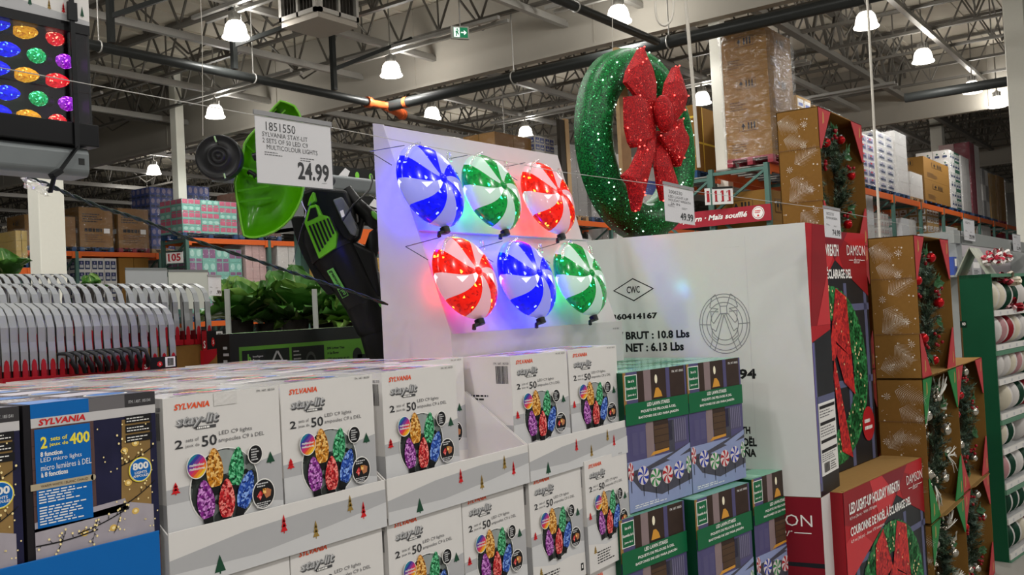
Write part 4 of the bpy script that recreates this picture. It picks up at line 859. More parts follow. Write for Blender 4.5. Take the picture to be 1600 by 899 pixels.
def pan(px, py, lift=0):
    p0_ = V(XA, YC+.012, ZSH)+nrm*lift; r = ray(px, py); return EYE+r*((p0_-EYE).dot(nrm)/r.dot(nrm))
CC = dict(b=('#0406b0', '#0408f0', '#7d84ff', '#8f92e8'), g=('#02662a', '#069238', '#39ffb0', '#b7d6c6'), r=('#b00a06', '#ee1808', '#ffa83a', '#e6aeb8'))
CNM = dict(b='blue', g='green', r='red')
def candy_mats(c):
    base, em, sp, wh = CC[c]
    a = facet('candy_shell_'+c, base, em, em, 130, .18, emis=(.85 if c == 'b' else .30 if c == 'g' else .50), spark=3.0, sparkcol=sp, thr=.94, bump=.35, coat=.2)
    w_ = facet('candy_frost_'+c, wh, wh, wh, 34, .3, emis=.22 if c != 'b' else .34, spark=.7, sparkcol='#ffffff', thr=.93, bump=.12, coat=.2)  # white segments: the candy's coloured glow is put into their base colour
    for m, k in ((a, 'Scale'),):
        pass
    return a, w_
def candy(px, py, rpx, c, label):
    a, w_ = candy_mats(c); T = .052; ctr = pan(px, py, .082); dist = (ctr-EYE).dot(FW); Rr = rpx*dist/F
    X = V(1, 0, 0); Yv = slope
    r = root('candy_light', ctr, label, 'candy light', 'glowing candy lights on the display stand')
    b = MB(); NT, NR = 100, 16; vs = []; tw = -.55
    def P(i, j, sgn):
        t = j/NR; th = 2*math.pi*i/NT+tw*t+1.07; h = T*(1-t**2.6)**.62*(1 if sgn > 0 else .8); rr = Rr*t
        return ctr+X*(rr*math.cos(th))+Yv*(rr*math.sin(th))+nrm*(h*sgn)
    hub = mat('candy_hub_'+c, CC[c][0], .25, emis=1.0 if c != 'g' else .5, ecol=CC[c][1], coat=.4, var=0)
    for sgn in (1, -1):
        for i in range(NT):
            seg = int(i/(NT/10)) % 2; m = a if seg else w_
            for j in range(NR):
                q = [P(i, j, sgn), P(i, j+1, sgn), P(i+1, j+1, sgn), P(i+1, j, sgn)]
                b.add(q if sgn > 0 else q[::-1], [[0, 1, 2, 3]], hub if j < 2 else m, True)
    o = b.build('candy_shell', r)
    bm_merge(o)
    g = MB(); g.ball(ctr+nrm*(T*.98), (Rr*.10, Rr*.10, .008), hub, 16, 8, ax=(X, Yv, nrm)); g.build('hub', r)
    s = MB(); s.tube([ctr-Yv*(Rr*1.0), ctr-Yv*(Rr*1.13)], .014, BLACKP, 10); s.tube([ctr-Yv*(Rr*1.10)-V(.0, 0, 0), ctr-Yv*(Rr*1.14)-V(.03, 0, 0), ctr-Yv*(Rr*1.22)-V(.035, 0, 0)], .006, BLACKP, 8); s.build('stake_socket', r)
    CLP = clear('clip_plastic', gloss=.35, rough=.1)
    k = MB(); e = ctr+X*(Rr*.80)+Yv*(Rr*.66)+nrm*.01; k.tube([e, e+X*.012+Yv*.03, e+X*.024+Yv*.028, e+X*.018+Yv*.002], .003, CLP, 6); k.build('clip', r)
    k = MB(); arc = [ctr+X*(Rr*.95*math.cos(t))+Yv*(Rr*.95*math.sin(t))+nrm*.028 for t in [1.75+.11*i for i in range(9)]]; k.tube(arc, .004, CLP, 6); k.build('cover_strap', r)
    wz = mat('thin_wire', '#4a4a52', .4, .3); k = MB(); l0 = ctr-X*(Rr*1.28)+Yv*(Rr*.86)-nrm*.04; k.tube([l0, ctr-X*(Rr*.35)+Yv*(Rr*1.0)-nrm*.01], .0012, wz, 5); k.tube([l0, ctr-X*(Rr*.98)+Yv*(Rr*.45)-nrm*.01], .0012, wz, 5); k.build('tie_wire', r)
    ld = D.lights.new('candy_glow', 'POINT'); ld.energy = {'b': 3.6, 'g': 1.3, 'r': .85}[c]; ld.color = lin(CC[c][1])[:3]; ld.shadow_soft_size = .03
    for dx in (-.55, .55):
        l = D.objects.new('candy_glow', ld); COL.objects.link(l); l.parent = r; l.location = -nrm*.060+X*(Rr*dx)
    return r
import bmesh
def bm_merge(o):
    bm = bmesh.new(); bm.from_mesh(o.data); bmesh.ops.remove_doubles(bm, verts=bm.verts, dist=1e-5); bmesh.ops.recalc_face_normals(bm, faces=bm.faces); bm.to_mesh(o.data); bm.free()
for px, py, r_, c, lb_ in ((673, 291, 71, 'b', 'blue and white glowing candy at the upper left of the stand'), (768, 301, 65, 'g', 'green and white glowing candy in the middle of the upper row'), (856, 310, 62, 'r', 'red and white glowing candy at the right of the upper row'),
        (727, 434, 70, 'r', 'red and white glowing candy at the left of the lower row'), (823, 436, 66, 'b', 'blue and white glowing candy in the middle of the lower row'), (906, 436, 62, 'g', 'green and white glowing candy at the right of the lower row')):
    candy(px, py, r_, c, lb_)
# ================================================================== light-up wreath cartons
WCARD = mat('carton_white', '#d9dad8', .3, var=.02, coat=.45); MRED = mat('carton_maroon', '#7e1424', .38, var=.04); CRED = mat('carton_red', '#b01c26', .38, var=.03); CRED2 = mat('carton_red_light', '#c6333a', .38, var=.03); CRED3 = mat('carton_red_dark', '#8f1420', .38, var=.03)
WIND = mat('window_night_print', '#1b2026', .35, var=.4, scale=12); WFRM = mat('window_frame_print', '#5c6080', .4, var=.1); WGRN = facet('wreath_print_green', '#0a3a1c', '#1d6a35', '#3a9a55', 90, .4); WBOW = facet('bow_print_red', '#7c0f16', '#b81f26', '#d8342c', 80, .4); WDOT = mat('warm_dot_print', '#f5d8a0', .4, var=0)
A_C = math.atan2(.987, -.163); uC = V(-math.cos(A_C), -math.sin(A_C), 0)   # along the white face, left to right in view
sC = V(.9998, .02, 0)                                                     # across the thin side
cT = at(1258, 347, 3.5); cB = at(1282, 778, 3.5); cor = (cT+cB)/2; zB, zT = .861, 1.872
lef = hit(912, 376, cor, uC); WC = 1.02; thk = (hit(1287.5, 346, V(cor.x, cor.y, 1.8), sC)-V(cor.x, cor.y, 1.8)).to_2d().length
thk = max(.10, min(.24, thk)); print('cwc', cor, lef, (lef-cor).to_2d().length, thk)
o = V(cor.x, cor.y, zB)-uC*WC; Hc = zT-zB
rt = root('wreath_carton', (o.x, o.y, zB), 'big white carton with black lettering and a line-drawn wreath, standing on edge', 'carton')
b = MB(); b.pbox(o, uC*WC, sC*thk, (0, 0, Hc), {'r': CRED, 't': CRED, '*': WCARD})
f = Face(b, o, uC*WC, (0, 0, Hc)); f.e = .0006
def fu(px, py): h = hit(px, py, cor, uC); return ((h-o).dot(uC)/WC, (h.z-zB)/Hc)
def ftext(t, bl, tr, k=1, bold=.04): a = fu(*bl); c = fu(*tr); f.text(t, a[0], a[1], c[0], c[1], INK, k, bold)
d1, d2, d3, d4 = fu(953, 453), fu(988, 433), fu(1027, 451), fu(988, 473); dm = ((d1[0]+d3[0])/2, (d2[1]+d4[1])/2)
f.poly([(dm[0]-.085, dm[1]), (dm[0], dm[1]-.046), (dm[0]+.085, dm[1]), (dm[0], dm[1]+.046)], INK, 1); f.poly([(dm[0]-.077, dm[1]), (dm[0], dm[1]-.041), (dm[0]+.077, dm[1]), (dm[0], dm[1]+.041)], WCARD, 2)
a = fu(976, 459); c = fu(997, 447); f.text('CWC', dm[0]-.027, dm[1]-.014, dm[0]+.027, dm[1]+.014, INK, 3, .02)
ftext('PO: 360414167', (929, 502), (1027, 488)); ftext('POIDS / BRUT : 10.8 Lbs', (926, 533), (1077, 515)); ftext('POIDS / NET : 6.13 Lbs', (926, 552), (1068, 534))
ftext('2600494', (1090, 594), (1181, 576)); ftext('WREATH', (1130, 678), (1172, 667)); ftext('COURONNE DE NO\u00cbL', (1062, 696), (1182, 682)); ftext('CORONA NAVIDE\u00d1A', (1066, 712), (1181, 699))
w0 = fu(1132, 506); wl = fu(1093, 508); wt = fu(1130, 459); ru, rv = abs(w0[0]-wl[0]), abs(wt[1]-w0[1]); LINE = mat('line_ink', '#8b8b90', .5, var=0)
def ring(u, v, a, b_, wd, m, k):
    n = 40
    for i in range(n):
        t, s = 2*math.pi*i/n, 2*math.pi*(i+1)/n; f.poly([(u+a*math.cos(t), v+b_*math.sin(t)), (u+a*math.cos(s), v+b_*math.sin(s)), (u+(a-wd)*math.cos(s), v+(b_-wd)*math.sin(s)), (u+(a-wd)*math.cos(t), v+(b_-wd)*math.sin(t))], m, k)
for s_ in (1, .9, .72, .56): ring(w0[0], w0[1], ru*s_, rv*s_, .0028, LINE, 1)
def stroke(pts, m=LINE, wd=.0028, k=2):
    for (x0, y0), (x1, y1) in zip(pts, pts[1:]):
        X0, Y0, X1, Y1 = w0[0]+x0*ru, w0[1]+y0*rv, w0[0]+x1*ru, w0[1]+y1*rv; L = math.hypot(X1-X0, Y1-Y0) or 1; nx, ny = -(Y1-Y0)/L*wd/2, (X1-X0)/L*wd/2
        f.poly([(X0+nx, Y0+ny), (X1+nx, Y1+ny), (X1-nx, Y1-ny), (X0-nx, Y0-ny)], m, k)
for sx in (-1, 1):
    stroke([(0, .55), (sx*.12, .55), (sx*.30, .98), (sx*.45, .88), (sx*.55, .55), (sx*.12, .48), (0, .48)]); stroke([(sx*.12, .40), (sx*.52, .42), (sx*.50, .1), (sx*.42, .02), (sx*.12, .38)])
    stroke([(sx*.08, .32), (sx*.35, -.25), (sx*.5, -.15), (sx*.52, -.4), (sx*.3, -.55), (0, .3)]); stroke([(sx*1, 0), (sx*.56, -.02)]); stroke([(sx*.25, -.45), (sx*.45, -.9)]); stroke([(sx*.5, -.5), (sx*.62, -.78)])
f.rect(w0[0]-.02, w0[1]+rv*.34, w0[0]+.02, w0[1]+rv*.58, WCARD, 3); stroke([(-.13, .34), (.13, .34), (.13, .58), (-.13, .58), (-.13, .34)], k=4)
f.rect(.70, 0.93, .76, .9305, SNOWG, 1); f.rect(.78, .2, .7815, .97, SNOWL, 1)
# thin printed side
g = Face(b, V(cor.x, cor.y, zB), sC*thk, (0, 0, Hc)); g.e = .0006
g.poly([(0, 0), (1, 0), (1, .6), (0, .56)], WIND, 1); g.poly([(0, .62), (.5, .62), (1, .8), (1, 1), (.35, 1)], CRED3, 1); g.poly([(.3, .62), (1, .62), (1, .82)], CRED2, 2); g.rect(0, .02, .12, .56, WFRM, 2); g.rect(0, .33, 1, .36, WFRM, 2); g.rect(0, .05, .06, .56, mat('side_purple', '#6a62a0', .4), 3)
g.rect(.10, .07, .97, .335, WINK, 4); g.rect(.12, .075, .95, .33, mat('label_white', '#e4e2de', .4, var=0), 5)
for v in (.325, .265, .2, .165): g.rect(.14, v-.012, .93, v, INK, 6)
g.lines(.14, .28, .9, .31, 3, GREYINK, 6, 3, .4); g.lines(.14, .21, .9, .25, 4, GREYINK, 6, 4, .4); g.lines(.14, .12, .9, .15, 4, GREYINK, 6, 6, .4); g.bars(.22, .08, .5, .115, INK, 6, 4); g.lines(.55, .08, .9, .115, 4, INK, 6, 9, .4)
b.build('carton_body', rt, bevel=.003)
b = MB(); t0 = V(cor.x, cor.y, zT)-uC*.25; b.pbox(t0+sC*(thk*.4), uC*.2, sC*.05, (0, 0, .0008), clear('clear_tape_film')); b.build('tape_strip', rt)

def wreath_front(b, o, U, H, cu=None):
    """printed front: red band of facets, dark window, lit green wreath with red bow"""
    f = Face(b, o, U, H); f.e = .0006; f.cu = cu
    f.rect(0, 0, 1, 1, WIND, 1)
    for u in (.10, .40, .70, .94): f.rect(u, 0, u+.035, .78, WFRM, 2)
    f.rect(0, .34, 1, .37, WFRM, 2); f.rect(0, .66, 1, .69, WFRM, 2)
    f.poly([(0, 1), (0, .60), (.5, .80), (.62, .88), (1, .72), (1, 1)], CRED, 3); f.poly([(0, 1), (.42, 1), (.25, .80), (0, .86)], CRED3, 4); f.poly([(.3, 1), (.72, 1), (.55, .85), (.38, .84)], CRED2, 5); f.poly([(.6, 1), (.72, .83), (1, .72), (1, .9)], CRED3, 4); f.poly([(.0, .60), (.30, .72), (.12, .82), (0, .78)], CRED2, 4); f.poly([(.45, 1), (.62, .88), (.78, 1)], MRED, 6)
    f.text('LED LIGHT-UP HOLIDAY WREATH', .05, .895, .66, .945, WINK, 8, .03); f.text('0,9 m (36 in) - With 170 lights', .05, .868, .36, .885, WINK, 8); f.text('COURONNE DE NO\u00cbL \u00c0 \u00c9CLAIRAGE DEL', .05, .80, .80, .85, WINK, 8, .03); f.text('0,9 m (36 po) - Avec 170 lumi\u00e8res', .05, .768, .44, .786, WINK, 8)
    f.text('DAMSON', .76, .90, .985, .945, WINK, 8, -.005); f.rect(.78, .878, .83, .881, WINK, 8); f.rect(.92, .878, .975, .881, WINK, 8); f.text('decor', .835, .866, .915, .894, WINK, 8, -.01, shear=.01)
    cu, cv = .52, .40; r = random.Random(4)
    for i in range(48):
        t = 2*math.pi*i/48; f.disc(cu+.33*math.cos(t), cv+.30*math.sin(t), .085, .075, WGRN, 4+(i % 2), 10)
    for i in range(70): t = r.uniform(0, 6.28); q = r.uniform(.26, .40); f.disc(cu+q*math.cos(t), cv+q*.92*math.sin(t), .006, .006, WDOT, 7, 6)
    for P in ([(0, .16), (-.10, .36), (-.20, .30), (-.22, .10)], [(0, .16), (.08, .36), (.20, .32), (.22, .06)], [(-.02, .14), (-.20, .06), (-.22, -.14), (-.10, -.02)], [(.02, .14), (.22, .06), (.24, -.10), (.12, -.04)], [(-.02, .08), (-.14, -.34), (-.03, -.30), (0, .0)], [(.02, .08), (.17, -.36), (.05, -.32), (0, .0)]): f.poly([(cu+x, cv+y) for x, y in P], WBOW, 8)
    f.disc(cu, cv+.11, .055, .05, WBOW, 9, 14)
    for i in range(40): f.disc(cu+r.uniform(-.2, .2), cv+r.uniform(-.3, .34), .005, .005, WDOT, 10, 6) if r.random() < .7 else 0
    f.disc(.90, .16, .075, .075, CRED, 8, 24); f.lines(.85, .13, .95, .19, 2, WINK, 9, 3, .5)
# lower row: dark red carton with white side under the white one
o2 = o+V(0, 0, -.93-zB+.86); zz = .0
thk2 = (hit(1314, 800, V(cor.x, cor.y, .8), sC)-V(cor.x, cor.y, .8)).to_2d().length; thk2 = max(.1, min(.25, thk2))
rt = root('wreath_carton', (o.x, o.y, 0), 'dark red carton with white lettering and a plain white end, beneath the big white carton', 'carton')
b = MB(); oo = V(cor.x, cor.y, .0)-uC*WC+sC*.0; b.pbox(oo, uC*WC, sC*thk2, (0, 0, zB-.002), {'l': MRED, 'f': MRED, 't': KRAFTL, '*': WCARD}); f = Face(b, oo, uC*WC, (0, 0, zB-.002)); f.e = .0006
f.rect(0, 0, 1, .72, WIND, 1); f.poly([(0, .72), (1, .70), (1, .60), (0, .66)], MRED, 2); f.rect(0, .3, 1, .33, WFRM, 2)
f.text('DAMSON', .70, .875, .965, .925, WINK, 3, -.004); f.rect(.90, .845, .96, .849, WINK, 3); f.text('decor', .78, .83, .885, .868, WINK, 3, -.01, shear=.015)
b.build('carton_body', rt, bevel=.002)
b = MB(); b.pbox(oo+uC*(WC-.2)+sC*(thk2*.4)+V(0, 0, zB-.002), uC*.2, sC*.05, (0, 0, .0008), clear('clear_tape_film')); b.build('tape_strip', rt)
# lower red carton facing the aisle
m0 = onZ(1316, 772, zB); m1 = onZ(1439, 716, zB); uM = (m1-m0).normalized(); nM = V(-uM.y, uM.x, 0); WM = max((m1-m0).length, .8); print('lower red', m0, m1, (m1-m0).length)
m0 = m0+nM*.004+uM*.012
rt = root('wreath_carton', (m0.x, m0.y, 0), 'red light-up wreath carton at the lower right, its bare kraft top showing', 'carton')
b = MB(); b.pbox(V(m0.x, m0.y, 0), uM*WM, nM*.17, (0, 0, zB), {'t': KRAFTL, '*': CRED3}); wreath_front(b, V(m0.x, m0.y, 0), uM*WM, V(0, 0, zB)); b.build('carton_body', rt, bevel=.002)
b = MB(); b.pbox(V(m0.x, m0.y, zB)+uM*.02+nM*.002, uM*(WM-.04), nM*.012, (0, 0, .002), KRAFTL); b.build('top_flap', rt)
# upper red carton behind the white one's thin side
r1 = onZ(1371, 714, zB+.004); aB = rad(3.0); uB = V(math.cos(aB), math.sin(aB), 0); nB = V(-uB.y, uB.x, 0)
aB = rad(-5.0); uB = V(math.cos(aB), math.sin(aB), 0); nB = V(-uB.y, uB.x, 0); r1t = hit(1357, 366, r1, uB); HB = r1t.z-zB-.004; l1 = hit(1290, 600, r1, uB); print('upper red', r1, r1t, HB, (l1-r1).length, l1)
WBx = .69; ob = V(r1.x, r1.y, zB+.004)-uB*WBx
kk = (ob-cor).dot(sC)
rt = root('wreath_carton', ob, 'red light-up wreath carton half hidden by the thin side of the big white carton', 'carton')
b = MB(); b.pbox(ob, uB*WBx, nB*.085, (0, 0, HB), {'t': CRED, '*': CRED3}); wreath_front(b, ob-uB*(.92-WBx), uB*.92, V(0, 0, HB), 1-WBx/.92); b.build('carton_body', rt, bevel=.002)
b = MB(); b.pbox(ob+uB*(WBx-.004)+V(0, 0, .02), uB*.005, nB*.02, (0, 0, HB-.03), CRED); b.build('edge_flap', rt)

# ================================================================== glitter wreath with bow
GLG = facet('glitter_green', '#02240f', '#055424', '#0f8f40', 260, .4, emis=0, spark=.9, sparkcol='#8affb4', thr=.985, metal=0, bump=.3)
GLR = facet('glitter_red', '#5f0006', '#98040d', '#c41418', 280, .7, emis=.05, spark=.8, sparkcol='#ff7a6a', thr=.982, metal=0, bump=.3)
wc = at(1000, 226, 4.15); tilt = rad(-2); aw = rad(-4)
wx = V(math.cos(aw), math.sin(aw), 0); wn = wx.cross(ZZ).normalized(); wn = V(math.sin(aw), -math.cos(aw), 0)    # wn points to the viewer's side
wz = ZZ*math.cos(tilt)+wx*math.sin(tilt); wx2 = wx*math.cos(tilt)-ZZ*math.sin(tilt)
rt = root('lit_wreath', wc-wz*.43, 'large green glitter wreath with a red bow, standing behind the white carton', 'wreath')
def W(x, y, z=0): return wc+wx2*x+wz*y+wn*z
b = MB(); RO, RI, n = .415, .262, 72; prof = [(RO, -.05), (RO+.002, .01), (RO-.012, .045), (RO-.05, .066), ((RO+RI)/2, .075), (RI+.05, .066), (RI+.012, .045), (RI, .01), (RI, -.05)]
vs = [W(r_*math.cos(2*math.pi*i/n), r_*math.sin(2*math.pi*i/n), h) for i in range(n) for r_, h in prof]; k = len(prof)
b.add(vs, [[i*k+j, i*k+(j+1) % k, ((i+1) % n)*k+(j+1) % k, ((i+1) % n)*k+j] for i in range(n) for j in range(k)], GLG, True); b.build('glitter_ring', rt)
LED = mat('led_warm_white', '#eafff0', .3, var=0, emis=4, ecol='#d8ffe4'); LEDR = mat('led_red', '#ff4a40', .3, var=0, emis=4, ecol='#ff5a50')
b = MB(); rr = random.Random(9)
for i in range(60):
    t = rr.uniform(0, 6.28); q = rr.uniform(RI+.02, RO-.01); b.ball(W(q*math.cos(t), q*math.sin(t), .07-.5*abs(q-(RO+RI)/2)**1.2), .0036, LED, 6, 4)
o_ = b.build('light_string', rt); tag(o_, kind='stuff')
def ribbon(pts_l, pts_r, name, par, th=.016):
    """a stiff fabric-covered frame loop: two edge lines given in wreath space, filled and thickened"""
    b = MB(); n = len(pts_l); m = 5
    vs = []
    for a_, c_ in zip(pts_l, pts_r):
        for j in range(m):
            s = j/(m-1); p = [a_[q]+(c_[q]-a_[q])*s for q in range(3)]; p[2] += .02*math.sin(math.pi*s); vs.append(p)
    F4 = [W(*p) for p in vs]; B4 = [W(p[0], p[1], p[2]-th) for p in vs]; N = len(F4)
    fs = [[i*m+j, (i+1)*m+j, (i+1)*m+j+1, i*m+j+1] for i in range(n-1) for j in range(m-1)]
    b.add(F4+B4, fs+[[N+q for q in f_[::-1]] for f_ in fs]+[[i*m, i*m+N, (i+1)*m+N, (i+1)*m] for i in range(n-1)]+[[i*m+m-1, (i+1)*m+m-1, (i+1)*m+m-1+N, i*m+m-1+N] for i in range(n-1)]+[[j, j+1, j+1+N, j+N] for j in range(m-1)]+[[(n-1)*m+j, (n-1)*m+j+N, (n-1)*m+j+1+N, (n-1)*m+j+1] for j in range(m-1)], GLR)
    for q in range(6):
        i = rr.randrange(n); j = rr.randrange(m); b.ball(W(vs[i*m+j][0], vs[i*m+j][1], vs[i*m+j][2]+.003), .0036, LEDR, 6, 4)
    return b.build(name, par)
def wp(px, py, z):   # picture point on the wreath's plane, pushed z towards the viewer
    p0_ = wc+wn*z; r = ray(px, py); P = EYE+r*((p0_-EYE).dot(wn)/r.dot(wn)); d = P-wc; return (d.dot(wx2), d.dot(wz), z)
# upper left loop, upper right loop, middle folds, lower loops, two tails
ribbon([wp(1000, 76, .12), wp(982, 110, .15), wp(978, 128, .16), wp(992, 145, .17), wp(1006, 172, .17), wp(1022, 192, .17)], [wp(1002, 74, .12), wp(1012, 88, .15), wp(1021, 108, .16), wp(1026, 130, .16), wp(1026, 160, .17), wp(1030, 192, .17)], 'bow_loop', rt)
ribbon([wp(1054, 105, .16), wp(1042, 130, .19), wp(1039, 150, .20), wp(1038, 170, .20), wp(1036, 196, .18)], [wp(1055, 104, .16), wp(1067, 122, .19), wp(1075, 150, .20), wp(1070, 172, .19), wp(1052, 196, .18)], 'bow_loop', rt)
ribbon([wp(979, 151, .20), wp(979, 175, .20), wp(980, 200, .2), wp(985, 222, .2), wp(990, 231, .19)], [wp(1000, 150, .17), wp(1018, 166, .18), wp(1026, 190, .18), wp(1024, 215, .18), wp(1005, 228, .18)], 'bow_loop', rt)
ribbon([wp(1060, 186, .17), wp(1046, 200, .2), wp(1032, 212, .2), wp(1040, 226, .2), wp(1052, 246, .2), wp(1057, 260, .19)], [wp(1062, 187, .17), wp(1070, 200, .2), wp(1077, 214, .2), wp(1077, 226, .2), wp(1068, 248, .2), wp(1059, 261, .19)], 'bow_loop', rt)
ribbon([wp(1006, 205, .16), wp(1000, 235, .18), wp(988, 262, .2), wp(974, 274, .2), wp(984, 290, .2), wp(990, 322, .19), wp(992, 330, .19)], [wp(1026, 205, .16), wp(1024, 235, .18), wp(1018, 262, .2), wp(1012, 285, .2), wp(1007, 305, .2), wp(1001, 322, .19), wp(994, 331, .19)], 'bow_tail', rt)
ribbon([wp(1027, 205, .16), wp(1026, 235, .17), wp(1026, 260, .18), wp(1030, 290, .18), wp(1036, 314, .17)], [wp(1044, 205, .16), wp(1046, 235, .17), wp(1052, 262, .18), wp(1060, 286, .18), wp(1062, 310, .17)], 'bow_tail', rt)
b = MB(); kn = wp(1037, 178, .215); b.ball(W(*kn), (.05, .036, .078), GLR, 16, 10, ax=(wx2, wn, wz)); b.build('bow_knot', rt)
WD = mat('pale_wood'); pp = wc-wn*.075
rt = root('wooden_post', (pp.x, pp.y, 0), 'pale wooden batten holding the green wreath up from behind', 'post'); b = MB(); b.pbox(V(pp.x, pp.y, 0)-wx*.03-wn*.02, wx*.075, wn*.019, (0, 0, W(0, .44).z), WD); b.build('batten', rt); b = MB(); b.pbox(V(pp.x, pp.y, 0)-wx*.1-wn*.1, wx*.25, wn*.16, (0, 0, .05), WD); b.build('foot', rt)

# ================================================================== kraft window boxes with evergreen swags
WPR = mat('white_snow_print', '#d9cfc0', .7, var=.05); GRC = mat('corner_green', '#1f7a3a', .5, var=.04); RDC = mat('corner_red', '#b0363a', .5, var=.05); GPR = mat('gold_print', '#c9a35e', .5, var=0)
NEED = facet('pine_needles', '#1c2a1e', '#38503a', '#6a7f66', 60, .6, bump=0); NEED2 = facet('pine_needles_blue', '#22302a', '#4a5f52', '#8a9c8c', 60, .6, bump=0); LEAFG = mat('holly_leaf', '#2f5a34', .35, var=.2, scale=50); TWIG = mat('twig_brown', '#4a3a28', .8); BAUR = mat('bauble_red', '#b3141c', .12, .5, var=.05); BAUS = mat('bauble_silver', '#c6c0b4', .15, .9, var=.05); BERR = mat('berry_red', '#8f1420', .25); SILL = mat('silver_leaf', '#b3b0a2', .25, .6, var=.1); CANB = mat('frosted_twig', '#cfccc2', .5)
KW, KD, KH = .70, .20, .640
def snow_print(f, seed):
    r = random.Random(seed)
    def sprig(u, v, L, a, wd):
        ca, sa = math.cos(a), math.sin(a); asp = KD/KH
        def q(x, y): return (u+(x*ca-y*sa), v+(x*sa+y*ca)*asp)
        for i in range(15):
            t = i/15; 
            for sg in (-1, 1):
                l = wd*(1-.6*t)*r.uniform(.8, 1.15); bx = L*t; f.poly([q(bx, 0), q(bx+l*.75, sg*l), q(bx+l*.735, sg*l*.965), q(bx-.012, 0)], WPR, 1+i % 2)
    for k in range(7): sprig(r.uniform(.02, .5), .07+k*.14+r.uniform(-.03, .03), r.uniform(.5, .7), r.uniform(-1.1, 1.1), r.uniform(.2, .27))
    for k in range(60): s = r.choice((.008, .012, .02)); f.disc(r.uniform(.04, .96), r.uniform(.02, .98), s, s*KD/KH, WPR, 3, 8)
    for k in range(6):
        u, v = r.uniform(.15, .9), .08+k*.16
        for i in range(8): a = i*math.pi/4; f.poly([(u, v), (u+.07*math.cos(a-.12), v+.07*math.sin(a-.12)*KD/KH), (u+.085*math.cos(a), v+.085*math.sin(a)*KD/KH), (u+.07*math.cos(a+.12), v+.07*math.sin(a+.12)*KD/KH)], WPR, 3)
def make_kbox(seed, cm):
    r = root('window_box', (0, 0, 0), 'x', 'box', 'kraft window boxes of evergreen swags'); t = .004
    def panel(nm, a, c, m, pr=None):
        b = MB(); b.box(a, c, m)
        if pr: pr(b)
        return b.build(nm, r, local=True)
    panel('back_panel', (0, KD-t, 0), (KW, KD, KH), KRAFT); panel('bottom_panel', (0, 0, 0), (KW, KD, t), KRAFTL); panel('top_panel', (0, 0, KH-t), (KW, KD, KH), KRAFT)
    def pl(b):
        f = Face(b, (0, KD, 0), (0, -KD, 0), (0, 0, KH)); f.e = .0006; snow_print(f, seed)
        for v in (.31, .70): f.rect(0, v, 1, v+.006, KRAFTD, 5)
    panel('side_panel', (0, 0, 0), (t, KD, KH), KRAFT, pl); panel('side_panel', (KW-t, 0, 0), (KW, KD, KH), KRAFT)
    cw, ch = .19, KH*.31
    for sx in (0, 1):
        for sz in (0, 1):
            x0 = 0 if not sx else KW; dx = cw if not sx else -cw; z0 = 0 if not sz else KH; dz = ch if not sz else -ch
            b = MB(); P = [(x0, 0, z0), (x0+dx, 0, z0), (x0+dx*.12, 0, z0+dz), (x0, 0, z0+dz)]
            if (sx + sz) % 2 == 0: pass
            b.prism(P, (0, .003, 0), cm); f = Face(b, (0, 0, 0), (KW, 0, 0), (0, 0, KH)); f.e = .0006
            u = (x0+dx*.3)/KW; v = (z0+dz*.25)/KH
            f.poly([(u, v-.04), (u+.012, v-.04), (u+.02, v+.05), (u+.012, v+.05)], GPR, 1); f.poly([(u+.02, v-.03), (u+.03, v-.03), (u+.03, v+.04), (u+.022, v+.04)], GPR, 1)
            b.build('corner_flap', r, local=True)
    b = MB(); b.pbox((cw*.8, -.001, .0), (KW-2*cw*.8, 0, 0), (0, -.03, .012), (0, .0, .004), KRAFTL); b.build('front_lip', r, local=True)
    return r
kb = {'red': make_kbox(3, RDC), 'green': make_kbox(8, GRC)}
used_k = set()
def kbox(c, p, z, label, garland=None, seed=1, ang=0, sz=1):
    if c not in used_k: o = kb[c]; used_k.add(c); o['label'] = label; o.location = (p[0], p[1], z); o.rotation_euler = (0, 0, ang)
    else: o = dup(kb[c], label, (p[0], p[1], z), ang)
    o.scale = (1, 1, sz)
    if garland: make_garland(p, z, garland[0], garland[1], seed, ang).scale = (1, 1, sz)
    return o
